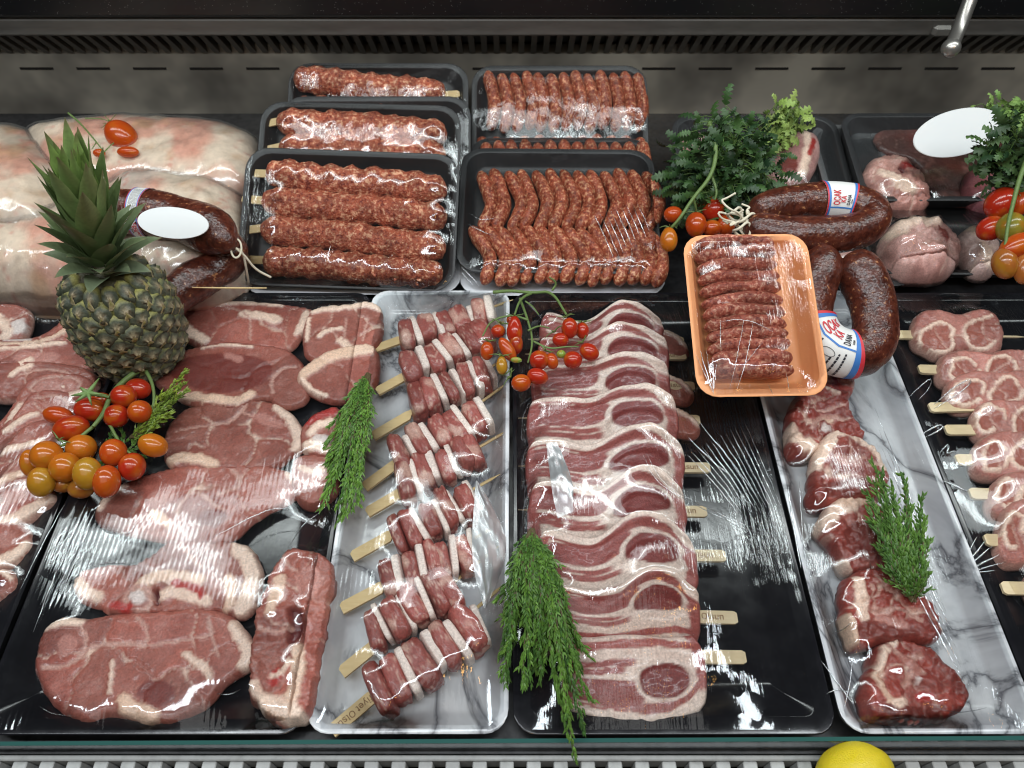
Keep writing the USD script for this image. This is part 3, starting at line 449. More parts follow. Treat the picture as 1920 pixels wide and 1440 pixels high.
for i, (h0, a, b, tp) in enumerate(ROWS):
    zc = .030; A, B = P([a, b], zc + .008); H = P([h0], .021)[0]; TP = P([tp], .024)[0]
    t = thing('diced_meat_skewer', NM[i] + ' of red cubes and white fat, marble tray', 'meat skewer', (A + B) / 2 - [0, 0, .02], 'diced meat and fat skewers on the marble tray')
    A[2] = B[2] = zc
    hd = A - H; L = min(.056, max(.02, np.linalg.norm(hd) + .006)); stick(t, H, TP, .0115, L, text=(i == 8), flip=True)
    ax = (B - A) / np.linalg.norm(B - A); tot = np.linalg.norm(B - A); seq = ['meat', 'fat', 'meat', 'fat', 'meat', 'meat', 'fat', 'meat', 'fat'] if i % 3 == 0 else (['meat', 'fat', 'meat', 'fat', 'meat', 'fat', 'meat', 'meat'] if i % 3 == 1 else ['meat', 'meat', 'fat', 'meat', 'fat', 'meat', 'fat', 'meat', 'fat'])
    w = np.array([(.0098 if s == 'fat' else .0185) * rr.uniform(.85, 1.2) for s in seq]); w *= tot / w.sum(); pos = np.cumsum(w) - w / 2
    for k, s in enumerate(seq):
        c = A + ax * pos[k] + np.array([0, 0, rr.uniform(-.002, .002)]) + np.cross([0, 0, 1.], ax) * rr.uniform(-.003, .003)
        big = rr.uniform(.88, 1.12)
        v, f, col = chunk(c, ax, w[k] * (.52 if s == 'fat' else .60), .0208 * big * (.97 if s == 'fat' else 1), (.0135 if s == 'fat' else .0150) * big, i * 20 + k, s, rr.uniform(-.003, .003), rr.uniform(-.22, .05))
        part(t, 'fat_slice' if s == 'fat' else 'meat_cube', (v, f), MEAT, col); OBST.setdefault('C', []).append(v)
# --- streaky meat slices on the middle tray: long thin folded slices, each leaning on the one behind
def streaky(pts, col, h, d, uv, seed, flip=False):
    u, v = uv[:, 0].copy(), uv[:, 1].copy(); w1 = fb(np.c_[u * 3, v * 2, np.full(len(u), seed)], 1., seed, 3) - .5; w2 = fb(np.c_[u * 14, v * 9, np.full(len(u), seed)], 1., seed + 1, 3) - .5
    w3 = fb(np.c_[u * 60, v * 60, np.full(len(u), seed)], 1., seed + 2, 2) - .5
    v = v + w1 * .09 + w2 * .035; u = u + w1 * .05 + w2 * .015
    j = lambda s: ((seed * 7919 + s * 104729) % 1000) / 1000 - .5
    fatc = np.array([.80, .67, .59]) * (.93 + .22 * w2[:, None]); col = np.tile(np.array([.80, .66, .575]), (len(u), 1)) * (.97 + .22 * w2[:, None] + .18 * w3[:, None])
    redb = np.array([.36, .10, .088]); dk = np.array([.20, .036, .034])
    def blob(cu, cv, su, sv, p=2.6): return (np.abs((u - cu) / su) ** p + np.abs((v - cv) / sv) ** p) ** (1 / p)
    def band(pl, w0, w1_=None):
        pl = np.array(pl); vv = np.interp(u, pl[:, 0], pl[:, 1]); ww = np.interp(u, [pl[0, 0], pl[-1, 0]], [w0, w1_ or w0]); m = 1 - sm(ww * .75, ww * 1.1, np.abs(v - vv)); return m * sm(pl[0, 0] - .03, pl[0, 0] + .03, u) * (1 - sm(pl[-1, 0] - .03, pl[-1, 0] + .03, u))
    # muscle below the crest, left oblong eye, right eye in its white arc, pink lower bands, pink outer wrap
    col = mixc(col, redb * .85, band([(.40 + j(8) * .1, .80), (.55, .845), (.72, .84), (.86, .75), (.95, .58), (1.0, .36)], .062 + .02 * j(9), .07))
    e1 = blob(.28 + j(1) * .08, .68 + j(5) * .03, .265 + j(2) * .08, .160 + .04 * j(10), 3.2); col = mixc(col, dk * 1.15 + np.array([.05, .02, .015]), 1 - sm(.92, 1.04, e1))
    e2 = blob(.715 + j(3) * .05, .545 + j(6) * .04, .185 + j(7) * .04, .185 + j(4) * .03, 2.4); col = mixc(col, fatc.mean(0), 1 - sm(1.13, 1.22, e2)); col = mixc(col, dk, 1 - sm(.92, 1.03, e2))
    col = mixc(col, redb, band([(.03, .865), (.25, .86), (.44, .85)], .016)); col = mixc(col, redb * .95, band([(.04, .47), (.25, .455), (.48 + j(11) * .1, .42)], .035)); col = mixc(col, redb * .9, band([(.02, .40), (.25, .37), (.50, .33)], .045)); col = mixc(col, redb * 1.05, band([(.05, .17), (.4, .14), (.7, .10), (1.0, .16)], .05))
    col = mixc(col, redb * 1.15, (1 - sm(.05, .075, u + w2 * .08)) * (1 - sm(.84, .92, v))); col = mixc(col, redb, sm(.905, .935, u + w2 * .06) * (1 - sm(.66, .76, v)))
    thin = np.abs(fb(np.c_[u * 9, v * 7, np.full(len(u), seed)], 1., seed + 8, 3) - .5); col = mixc(col, redb, np.clip(1 - thin / .008, 0, 1) * .22)
    fibr = fb(np.c_[u * 40, v * 90, np.full(len(u), seed)], 1., seed + 5, 2) - .5; col = col * (1 + fibr[:, None] * .3 + w3[:, None] * .15)
    return np.clip(col, .01, .9)
CR = [(577,640,1012,1244),(615,668,1006,1252),(664,725,996,1254),(729,788,988,1266),(809,878,986,1278),(889,960,990,1284),(975,1043,1006,1302),(1076,1153,1040,1312),(1190,1233,1052,1322)]
ORD = ['farthest', 'second farthest', 'third farthest', 'fourth farthest', 'middle', 'fourth nearest', 'third nearest', 'second nearest', 'nearest, upturned']
for i, (cy, sy, xl, xr) in enumerate(CR):
    nxt = CR[i + 1][0] if i < 8 else 1335; bot = nxt + (52 if i < 7 else (12 if i == 7 else 0)); zt, zb = .052, .018
    last = i == 8
    if last: zt, zb = .030, .020
    nu, nv = 84, 46; U, V = np.meshgrid(np.linspace(0, 1, nu), np.linspace(0, 1, nv)); u, v = U.ravel(), V.ravel(); seed = 90 + i
    wav = .28 * (1 - sm(.02, .36, u)) + sm(.36, .70, u + .03 * math.sin(i * 2.3)) * (1 - .85 * sm(.80, 1.06, u)) - .06 * np.sin(u * 8 + i) if not last else .35 + .3 * u        # the crest: low at left, arched at right
    pl, pr = at(xl, sy, .03), at(xr, sy, .03); top, bo = at((xl + xr) / 2, cy, zt)[1], at((xl + xr) / 2, bot, zb)[1]
    span = top - bo
    edge = .06 * np.abs(2 * v - 1) ** 3 + .015 * (fb(np.c_[v * 6, np.full(len(v), seed), v * 0], 1., seed) - .5)
    su = (u - .5) * (1 - edge * (1.3 if not last else 2.2)) + .5
    x = pl[0] + (pr[0] - pl[0]) * su
    droop = np.clip(u - .80, 0, 1) ** 2 * 1.5 * span * (0 if last else 1) + np.clip(.14 - u, 0, 1) ** 2 * 4.0 * span
    y = bo + v * span + (wav - .70) * (.018 if not last else .0) * (.35 + .65 * v) - droop * v + (.16 * span * np.sin(u * math.pi) * -(1 - v) if last else 0)
    z = zb + (zt - zb) * v + .009 * (wav - .4) * v * (0 if last else 1) + .004 * np.sin(u * 9 + seed) * v + .0045 * np.sin(v * 3.14) + (fb(np.c_[u * 6, v * 5, np.full(len(u), seed)], 1., seed, 3) - .5) * .006 + .004 * (1 - sm(.86, 1.0, v)) * 0
    e1 = (np.abs((u - .715) / .18) ** 2 + np.abs((v - .44) / .18) ** 2); z = z - .0022 * (1 - sm(.8, 1.3, e1)) + .0024 * sm(.80, .88, v) * (1 - sm(.96, 1., v))
    edr = np.minimum(np.minimum(u, 1 - u) * .16, np.minimum(v, 1 - v) * span) ; z = z - .0035 * (1 - np.sqrt(np.clip(1 - (1 - np.clip(edr / .0035, 0, 1)) ** 2, 0, 1)))
    x = x + (fb(np.c_[v * 5, u * 2, np.full(len(u), seed)], 1., seed + 3, 2) - .5) * .006
    uv = np.c_[u, 1 - v if last else v]
    col = streaky(None, None, None, None, uv, seed)
    g = np.c_[x, y, z]; I = np.arange(nu * nv).reshape(nv, nu); q = np.stack([I[:-1, :-1], I[:-1, 1:], I[1:, 1:], I[1:, :-1]], -1).reshape(-1, 4); f = np.vstack([q[:, [0, 1, 2]], q[:, [0, 2, 3]]])
    lo = g.copy(); lo[:, 2] -= .010; b = np.r_[I[0, :-1], I[:-1, -1], I[-1, :0:-1], I[:0:-1, 0]]; n = len(g); b2 = np.roll(b, -1); f = np.vstack([f, f[:, ::-1] + n, np.c_[b, b2 + n, b2], np.c_[b, b + n, b2 + n]])
    t = thing('streaky_meat_skewer', ORD[i] + ' long fat streaked slice on a flat stick, middle black tray', 'meat skewer', [(pl[0] + pr[0]) / 2, (top + bo) / 2, .012], 'long streaky meat skewers on the middle black tray')
    part(t, 'meat_slice', (np.vstack([g, lo]), f), MEAT, np.vstack([col, col * .8])); OBST.setdefault('D', []).append(g)
    ends = [1282, 1286, 1302, 1312, 1331, 1325, 1360, 1382, 1398]; H = at(ends[i], sy + (6 if i == 7 else 0), .024); TP = at(max(xl - 22, 972), sy - 4, .026)
    stick(t, H, TP, .0118, min(.06, H[0] - pr[0] + .035), PWOOD, text=i not in (0, 8), flip=True, blunt=True)
    if i in (0, 2, 3):   # limp flap hanging out past the slice on the stick side
        fp = at(np.array([xr - 30, xr + 20, xr + 45, xr + 40, xr + 5, xr - 30]), np.array([sy - 30, sy - 20, sy + 6, sy + 22, sy + 16, sy + 10]), .03)[:, :2]
        vv, ff, cc = slab(fp, .016, .010, [('fat', fp[:3], .004)], seed=120 + i, world=lambda p: np.asarray(p)[:, :2], base=RAWC * 1.1); part(t, 'meat_flap', (vv, ff), MEAT, cc)
# --- loin chop skewers at the right edge
LC = [([(1715,612),(1722,592),(1760,588),(1798,600),(1812,592),(1850,588),(1876,612),(1880,640),(1868,658),(1830,650),(1800,648),(1772,662),(1740,648),(1718,640)], (1672,628), (1925,632), 'two small loin chops on a stick, farthest skewer on the right tray'),
 ([(1762,690),(1772,668),(1820,664),(1850,672),(1890,662),(1960,668),(1990,700),(1960,722),(1800,716),(1768,712)], (1722,693), (2000,700), 'loin chop skewer, second farthest on the right tray'),
 ([(1775,735),(1790,712),(1830,702),(1872,708),(1910,700),(1990,712),(2000,750),(1960,765),(1830,762),(1788,760)], (1742,765), (2010,758), 'loin chop skewer, third farthest on the right tray, behind bright film creases'),
 ([(1826,790),(1836,765),(1862,756),(1905,760),(1950,755),(2010,775),(2010,820),(1940,822),(1840,822)], (1772,807), (2010,806), 'loin chop skewer, fourth farthest, with a pale oval fat rim'),
 ([(1828,860),(1838,830),(1870,815),(1920,818),(1990,822),(2010,860),(1980,890),(1880,888),(1836,885)], (1792,862), (2010,866), 'loin chop skewer, fourth nearest on the right tray, veiled by film glare'),
 ([(1858,930),(1872,905),(1895,890),(1960,893),(2010,920),(2000,965),(1900,966),(1866,962)], (1818,926), (2010,930), 'loin chop skewer, third nearest on the right tray'),
 ([(1878,1000),(1882,965),(1902,945),(1960,948),(2010,980),(2010,1040),(1910,1052),(1880,1044)], (1846,1013), (2010,1018), 'loin chop skewer, second nearest on the right tray, with a folded white edge'),
 ([(1930,1100),(1938,1075),(1990,1066),(2020,1100),(2010,1130),(1950,1126)], (1878,1103), (2010,1106), 'bare pale stick end of the nearest skewer on the right tray')]
for i, (pl, h0, tp, lb) in enumerate(LC):
    H, TP = P([h0], .025)[0], P([tp], .025)[0]; t = thing('loin_chop_skewer', lb, 'meat skewer', H, 'loin chop skewers on the right black tray')
    stick(t, H, TP, .0125, .05, PWOOD, blunt=True); a = np.array(pl, float); lo, hi = a.min(0), a.max(0)
    nch = 2 if i == 0 else 3; mk = []
    rc = np.random.default_rng(150 + i)
    for k in range(nch):
        cx = lo[0] + (hi[0] - lo[0]) * (k + .5) / nch; wx = (hi[0] - lo[0]) / nch * .42; cyy = (lo[1] + hi[1]) / 2 + 4; wy = (hi[1] - lo[1]) * .36; th = np.linspace(0, 2 * np.pi, 12)[:-1]; rad = rc.uniform(.72, 1.12, 11); cx += rc.uniform(-6, 6); cyy += rc.uniform(-5, 5)
        ring = [(cx + wx * r_ * math.cos(q), cyy + wy * r_ * math.sin(q)) for q, r_ in zip(th, rad)]; mk += [('raw', ring, 'fill'), ('fat', (ring + ring[:1])[rc.integers(0, 3):10 + rc.integers(0, 3)], .0026), ('seam', [(cx + rc.uniform(-1, 1) * wx, cyy - wy * .6), (cx, cyy), (cx + rc.uniform(-1, 1) * wx, cyy + wy * .7)], .0014)]
    v, f, c = slab(pl, .016, .017, mk, seed=140 + i, base=np.array([.46, .20, .165]), r=.008, rim='seam', rimw=.003, mus=5, bump=.003, tilt=(0, .2)); part(t, 'chops', (v, f), MEAT, c); OBST.setdefault('F', []).append(v)
# ---------------------------------------------------------------- foam packs at the back
def drape(obst, box, res=.005, it=260, lift=.0012, sag=0.0, rimz=None):
    """Height grid of a film stretched over points obst (n x 3) between the tray's rims."""
    x0, x1, y0, y1, zr = box; nx, ny = max(8, int((x1 - x0) / res)) + 1, max(8, int((y1 - y0) / res)) + 1
    ob = np.full((ny, nx), -1e3)
    if len(obst):
        ix = np.round((obst[:, 0] - x0) / (x1 - x0) * (nx - 1)).astype(int); iy = np.round((obst[:, 1] - y0) / (y1 - y0) * (ny - 1)).astype(int)
        k = (ix > 0) & (ix < nx - 1) & (iy > 0) & (iy < ny - 1); np.maximum.at(ob, (iy[k], ix[k]), obst[k, 2] + lift)
    h = np.maximum(np.full((ny, nx), zr), ob); h[0] = h[-1] = zr; h[:, 0] = h[:, -1] = zr
    for _ in range(it):
        a = h.copy(); a[1:-1, 1:-1] = .25 * (h[:-2, 1:-1] + h[2:, 1:-1] + h[1:-1, :-2] + h[1:-1, 2:]) - sag
        h = np.maximum(a, ob); h[0] = h[-1] = zr; h[:, 0] = h[:, -1] = zr
    X, Y = np.meshgrid(np.linspace(x0, x1, nx), np.linspace(y0, y1, ny)); I = np.arange(nx * ny).reshape(ny, nx)
    q = np.stack([I[:-1, :-1], I[:-1, 1:], I[1:, 1:], I[1:, :-1]], -1).reshape(-1, 4)
    return np.c_[X.ravel(), Y.ravel(), h.ravel()], np.vstack([q[:, [0, 1, 2]], q[:, [0, 2, 3]]])
class Pack: pass
def pack(label, O, w, l, tilt, roll=0., h=.024, mat=None, name='foam_pack', cat='meat pack', yaw=0., r=.03, filmed=True, group=None):
    """A foam tray whose near edge stands at O, leaning back by tilt; x along its width, y up the slope."""
    k = Pack(); k.M = frame4(O, tilt, roll, yaw); k.w, k.l, k.h = w, l, h; k.t = thing(name, label, cat, O, group)
    v, f = tray_mesh(w, l, h, r, .007, .010, .005, .012); v = v + [0, l / 2, 0]
    part(k.t, 'foam_dish', place((v, f), k.M), mat or FOAM, smooth=40); k.obst = []; k.inv = np.linalg.inv(k.M); k.n = k.M[:3, 2]; k.filmed = filmed
    return k
def pin(k, px, py, z=.014):                 # point of the photograph on the pack's floor, height z in it
    O = k.M[:3, 3] + k.n * z; return on(px, py, O, k.n)
def loc(k, v): return np.asarray(v) @ k.inv[:3, :3].T + k.inv[:3, 3]
def seal(k, mat=None, res=.005, it=200):
    ob = np.vstack([loc(k, v) for v in k.obst]) if k.obst else np.zeros((0, 3)); e = .003
    v, f = drape(ob, (-k.w / 2 + e, k.w / 2 - e, e, k.l - e, k.h + .0012), res, it)
    pg = Polygon(rrect(k.w - 2 * e, k.l - 2 * e, .028)); c = v[f].mean(1); f = f[shapely.contains_xy(pg, c[:, 0], c[:, 1] - k.l / 2)]
    k.filmv = place((v, f), k.M)[0][np.unique(f)]; part(k.t, 'cling_film', place((v, f), k.M), mat or FILM_C)
def roughtube(path, rad, n, amp, sc, seed, prof=None, tw=0):
    m = len(path); s = np.linspace(0, 1, m); R = rad * (prof(s) if prof is not None else np.sqrt(np.clip(1 - np.abs(2 * s - 1) ** 10, .02, 1)))
    v, f = tube(path, R, n); c = np.vstack([np.repeat(path, n, 0), path[:1], path[-1:]]); d = v - c; ln = np.linalg.norm(d, axis=1, keepdims=True) + 1e-9
    nz = fb(v * sc, 1., seed, 3) - .5; return v + d / ln * nz[:, None] * amp, f
def kebab(k, a, b, handle, label, rad=.0192, z=.021, seed=0):
    A, B = pin(k, *a, z), pin(k, *b, z); t = thing('minced_kebab', label, 'kebab', (A + B) / 2, 'minced kebabs on flat sticks')
    n = 60; s = np.linspace(0, 1, n)[:, None]; path = A + (B - A) * s; ph = seed * 1.3
    path = path + k.M[:3, 1] * (np.sin(s * 9 + ph) * .0012)
    prof = lambda q: np.sqrt(np.clip(1 - np.abs(2 * q - 1) ** 14, .05, 1)) * (1 + .075 * np.sin(q * 2 * np.pi * 8.5 + ph) + .03 * np.sin(q * 31 + ph))
    v, f = roughtube(path, rad, 26, .0062, 190, seed, prof); part(t, 'minced_meat', (v, f), KEBAB); k.obst.append(v)
    if handle is not None:
        H = pin(k, *handle, z - .004); ax = (A - H); ln = np.linalg.norm(ax); ax /= ln; s2 = np.cross(k.n, ax); w = .0052
        o = np.array([(0, -w * .6), (.003, -w), (ln + .02, -w), (ln + .02, w), (.003, w), (0, w * .6)]); kk = len(o); e = np.arange(kk); e2 = (e + 1) % kk
        vv = np.vstack([H + o[:, :1] * ax + o[:, 1:] * s2 + k.n * q for q in (-.0012, .0012)]); ear = np.array([[0, 1, 5], [1, 4, 5], [1, 2, 4], [2, 3, 4]])
        part(t, 'stick', (vv, np.vstack([ear[:, ::-1], ear + kk, np.c_[e, e2, e2 + kk], np.c_[e, e2 + kk, e + kk]])), WOOD, smooth=False)
wl = thing('white_dish', 'shallow white dish under the kebab packs, edge showing below them', 'dish', (-.205, .76, .001)); v, f = tray_mesh(.275, .27, .012, .03, .006, .012, .004); part(wl, 'dish', (v + [-.2035, .795, .001], f), WHITE, smooth=40)
wr = thing('white_dish', 'shallow white dish under the sausage packs, right corner bare', 'dish', (.06, .76, .001)); v, f = tray_mesh(.262, .27, .012, .03, .006, .012, .004); part(wr, 'dish', (v + [.0645, .793, .001], f), WHITE, smooth=40)
P1 = pack('black foam pack of four kebabs, frontmost of the kebab packs', (-.208, .668, .006), .272, .180, math.radians(30), math.radians(-2.2))
for i, (a, b, h, nm) in enumerate([((500,326),(838,358),(471,325),'top'), ((492,376),(838,408),(454,373),'second'), ((490,428),(836,466),(462,432),'third'), ((494,488),(830,516),(464,487),'bottom')]):
    kebab(P1, a, b, h, nm + ' kebab in the frontmost kebab pack, stick to the left', seed=i + 1)
seal(P1)
P2 = pack('black foam pack just behind the frontmost kebab pack, under bright film curls', (-.206, .75, .012), .268, .19, math.radians(29), math.radians(-1.5))
for i, (a, b, h, nm) in enumerate([((520,228),(838,252),(492,234),'top'), ((524,276),(836,292),(490,283),'lower')]):
    kebab(P2, a, b, h, nm + ' kebab of the second kebab pack, crossed by bright film curls', seed=i + 7, z=.020)
seal(P2)
P3 = pack('black foam pack squeezed between two kebab packs, stick ends showing at its right', (-.188, .80, .002), .262, .18, math.radians(29))
kebab(P3, (560,222), (835,232), None, 'kebab deep in the squeezed third kebab pack, mostly hidden', seed=12, z=.012)
seal(P3)
P4 = pack('black foam pack with one kebab in view, farthest of the kebab packs', (-.190, .85, .001), .256, .20, math.radians(30))
kebab(P4, (835,178), (552,148), (862,176), 'kebab in the farthest kebab pack, stick to the right', seed=15, z=.020)
kebab(P4, (835,228), (552,204), (866,230), 'kebab lower in the farthest kebab pack, only its stick end in view', seed=16, z=.018)
seal(P4)
def link(k, pts, label, rad, seed, z=.016, group=None, mat=None, name='sausage'):
    pts = np.array(pts, float); p3 = pin(k, pts[:, 0], pts[:, 1], z); path = spline(p3, 26)
    prof = lambda s: np.sqrt(np.clip(1 - np.abs(2 * s - 1) ** 6, .06, 1)) * (1 + .05 * np.sin(s * 11 + seed))
    v, f = roughtube(path, rad, 14, .0022, 150, seed, prof); q = loc(k, v); c_ = q[:, 2].mean(); q[:, 2] = c_ + (q[:, 2] - c_) * 1.35; v = q @ k.M[:3, :3].T + k.M[:3, 3]; single(name, (v, f), mat or SAUS, label, 'sausage', group); k.obst.append(v)
ORDN = ['first', 'second', 'third', 'fourth', 'fifth', 'sixth', 'seventh', 'eighth', 'ninth', 'tenth', 'eleventh', 'twelfth', 'thirteenth', 'fourteenth']
def row(k, x0, x1, yt, yb, n, where, bend, slant, rad=.0094, seed=0, z=.016):
    r = np.random.default_rng(seed)
    for i in range(n):
        x = x0 + (x1 - x0) * i / (n - 1) + r.uniform(-1.2, 1.2); b = bend * r.uniform(.88, 1.12); dy = r.uniform(-4, 4)
        link(k, [(x, yt + dy), (x + b * .55 + slant * .3, yt + (yb - yt) * .28), (x + b + slant * .55, yt + (yb - yt) * .58), (x + b * .35 + slant, yb + dy)], '%s sausage from the left in %s' % (ORDN[i], where), rad * r.uniform(.92, 1.06), seed * 20 + i, z + r.uniform(-.001, .0015), 'short dark red sausages')
Q1 = pack('wrapped black pack of two rows of sausages, front sausage pack beside the kebab pack', (.0585, .676, .016), .258, .20, math.radians(12), math.radians(-.8))
row(Q1, 898, 1206, 322, 434, 13, 'the upper row of the front sausage pack', 34, -8, seed=31, z=.019); row(Q1, 882, 1206, 428, 534, 14, 'the lower row of the front sausage pack', 36, 12, seed=32, z=.016)
seal(Q1, FILM_B)
Q2 = pack('wrapped sausage pack in the middle of three, only its upper strip in view', (.066, .722, .002), .25, .20, math.radians(12))
row(Q2, 908, 1200, 268, 330, 13, 'the middle sausage pack, tops only', 8, 2, seed=33)
seal(Q2)
Q3 = pack('wrapped sausage pack standing farthest back, under the dark air grille', (.068, .87, .001), .252, .185, math.radians(30))
row(Q3, 914, 1192, 136, 246, 13, 'the farthest sausage pack', 16, 0, rad=.0096, seed=34); row(Q3, 900, 1196, 256, 310, 12, 'the lower row of the farthest sausage pack', 10, 0, rad=.0094, seed=35)
seal(Q3)
# orange pack of flat strips
OR = pack('orange foam pack of ridged meat strips, leaning beside the ring sausage', (.2535, .455, .062), .134, .182, math.radians(20), math.radians(1.0), h=.026, mat=ORANGE, r=.022)
for i in range(12):
    y = 456 + 21.6 * i; xl, xr = 1300 + i * 3.0, 1450 + i * 3.4; rr2 = np.random.default_rng(400 + i)
    pts = np.array([(xl, y + 8), (xl + 45, y + rr2.uniform(-4, 2)), (xl + 95, y + rr2.uniform(-6, 0)), (xr, y - 2 + rr2.uniform(-3, 5))]); p3 = pin(OR, pts[:, 0], pts[:, 1], .021); path = spline(p3, 28)
    prof = lambda s: np.sqrt(np.clip(1 - np.abs(2 * s - 1) ** 7, .06, 1)) * (1 + .10 * np.sin(s * 7 + i * 2.1))
    v, f = roughtube(path, (.0071 if i < 10 else .0088), 16, .0036, 120, 500 + i, prof); q = loc(OR, v); m = q[:, 2].mean(); q[:, 2] = m + (q[:, 2] - m) * 1.65; v = q @ OR.M[:3, :3].T + OR.M[:3, 3]
    single('meat_strip', (v, f), KOFTE, '%s ridged meat strip from the top in the orange pack' % ORDN[i], 'meat strip', 'ridged meat strips in the orange pack'); OR.obst.append(v)
seal(OR, FILM_B)
# right back packs
def lump(k, poly, th, label, base, seed, marks=(), z=.006, name='meat_piece', cat='meat', **kw):
    def w(p):
        p = np.array(p, float); return loc(k, pin(k, p[:, 0], p[:, 1], z + th * .6))[:, :2]
    v, f, c = slab(poly, z, th, marks, seed, base, world=w, r=kw.pop('r', th * .9), **kw); v = v @ k.M[:3, :3].T + k.M[:3, 3]
    single(name, (v, f), MEAT, label, cat, None, col=c); k.obst.append(v)
wd = thing('white_dish', 'long white dish under the wrapped packs at the right, behind the ring sausage', 'dish', (.53, .75, .001)); v, f = tray_mesh(.30, .22, .014, .03, .006, .012, .004); part(wd, 'dish', (v + [.585, .80, .001], f), WHITE, smooth=40)
R1 = pack('wrapped black pack of pale organ meat with the white oval card, at right', (.585, .786, .032), .25, .165, math.radians(8), h=.03)
lump(R1, [(1625,320),(1640,300),(1680,294),(1710,310),(1735,345),(1742,370),(1725,384),(1690,385),(1650,365),(1628,345)], .03, 'pale pink wrinkled organ piece in the pack with the oval card', np.array([.58,.32,.27]), 201, und=.6, rag=.010, mus=6, marks= [('blood', [(1690,320),(1712,322)], .006), ('fat', [(1650,335),(1670,350),(1700,365)], .010), ('dark', [(1685,325),(1690,330)], .005)], bump=.010, z=.007)
lump(R1, [(1812,340),(1825,315),(1860,308),(1895,320),(1905,360),(1890,388),(1850,390),(1820,375)], .028, 'purplish meat piece beside the right herb bunch', np.array([.30,.10,.12]), 202, z=.007)
lump(R1, [(1640,246),(1730,240),(1860,240),(1900,270),(1895,330),(1870,385),(1760,388),(1730,300),(1650,285)], .008, 'flat dark brown liver lying in the pack with the oval card', np.array([.085,.035,.028]), 203, z=.005, name='liver', cat='liver')
seal(R1)
R2 = pack('wrapped black pack of pale meat lumps on the long white dish', (.585, .675, .014), .262, .12, math.radians(4), h=.02)
lump(R2, [(1655,470),(1670,430),(1705,412),(1745,414),(1785,440),(1800,475),(1785,505),(1730,510),(1690,500)], .045, 'large pale veined lump under wrinkled film', np.array([.60,.36,.32]), 205, und=.8, rag=.010, mus=4, marks= [('fat', [(1670,450),(1700,425),(1740,425)], .012), ('seam', [(1710,470),(1750,460),(1785,480)], .004), ('deep', [(1740,430),(1775,450),(1770,470)], 'fill')], bump=.006)
lump(R2, [(1800,450),(1820,425),(1850,430),(1875,460),(1870,505),(1840,510),(1815,490)], .035, 'smaller pale lump next to the tomatoes at the right edge', np.array([.62,.44,.40]), 206, und=.8, rag=.010, mus=3, marks= [('fat', [(1815,440),(1840,470),(1850,500)], .008)], bump=.006)
seal(R2, FILM_B)
R3 = pack('wrapped black pack of a cut bone joint behind the tall herb bunch', (.345, .80, .0145), .236, .165, math.radians(12), h=.026)
lump(R3, [(1440,300),(1460,262),(1500,250),(1530,255),(1535,285),(1520,330),(1490,348),(1450,345)], .03, 'pale pink cut joint with a bone edge beside the herb bunch', np.array([.60,.35,.32]), 208, [('fat', [(1505,255),(1512,290),(1500,330)], .008), ('blood', [(1522,270),(1512,300)], .004), ('deep', [(1450,310),(1490,300),(1490,340),(1455,342)], 'fill')])
lump(R3, [(1270,270),(1300,250),(1340,255),(1345,330),(1290,340)], .025, 'greyish meat piece hidden behind the herb bunch', np.array([.40,.26,.25]), 209)
seal(R3)
R4 = pack('low dark pack under the upper ring sausage, mostly hidden', (.40, .665, .003), .22, .13, math.radians(5), h=.022)
lump(R4, [(1330,470),(1400,440),(1600,440),(1620,500),(1500,520),(1360,520)], .03, 'pale meat under the ring sausages', np.array([.58,.36,.32]), 210)
seal(R4)
R5 = pack('pale wrapped pack edge wedged left of the organ meat pack', (.475, .80, .012), .10, .155, math.radians(8), h=.03, mat=noisy('grey_foam', [(0, (.10, .10, .10)), (1, (.16, .16, .165))], 300., .4))
seal(R5)
# lamb sides at the left, under loose film
LAMBC = np.array([.72, .59, .47])
def side(poly, z0, th, label, seed, r=.07):
    def post(pts, col, h, d):
        p = np.c_[pts, np.full(len(pts), seed * .3)]; a, b, c = fb(p, 22., seed, 4), fb(p, 34., seed + 2, 4), fb(p, 90., seed + 4, 3); col = np.tile(LAMBC, (len(pts), 1)) * (.85 + .3 * c[:, None])
        col = mixc(col, [.60, .21, .13], np.clip((a - .51) * 4.5, 0, .65)); col = mixc(col, [.52, .30, .15], np.clip((b - .54) * 5, 0, .7)); col = mixc(col, [.56, .48, .42], np.clip((fb(p, 15., seed + 7, 2) - .55) * 4, 0, .7))
        vn = np.abs(fb(p, 26., seed + 12, 3) - .5); return mixc(col, [.58, .18, .13], np.clip(1 - vn / .012, 0, 1) * .6), h + (a - .5) * .006
    v, f, c = slab(poly, z0, th, (), seed, LAMBC, r=r, res=.005, edge=.15, post=post, und=.10, bump=.001)
    t = thing('lamb_carcass', label, 'lamb carcass', v.mean(0) * [1, 1, 0], 'wrapped pale lamb sides piled at the left')
    part(t, 'meat', (v, f), LAMB, c); w = v + (v - v.mean(0)) * .012 + [0, 0, .0025]; k = f[(v[f].mean(1)[:, 2] > z0 + th * .2)]; part(t, 'cling_film', (w, k), FILM_W); return v
FILM_W = film('cling_film_loose', 150., 14., .9, .0010, .04, .12)
side([(30,225),(120,205),(250,198),(380,207),(470,225),(488,262),(470,340),(350,350),(200,340),(100,330),(20,270)], .035, .06, 'large wrapped pale lamb side at the back wall, tomato resting on it', 301)
side([(-120,225),(0,214),(50,222),(100,262),(120,330),(90,410),(0,425),(-120,410)], .04, .055, 'wrapped lamb side with an orange pink face at the left edge', 302)
side([(170,320),(230,292),(330,294),(450,318),(462,400),(452,470),(400,512),(300,526),(220,500),(160,420)], .012, .075, 'wrapped pale lamb side right behind the pineapple crown', 303)
side([(-120,380),(0,362),(90,352),(200,365),(262,450),(235,520),(120,536),(0,532),(-120,520)], .004, .075, 'wrapped lamb side left of the pineapple, lowest of the pile', 304)
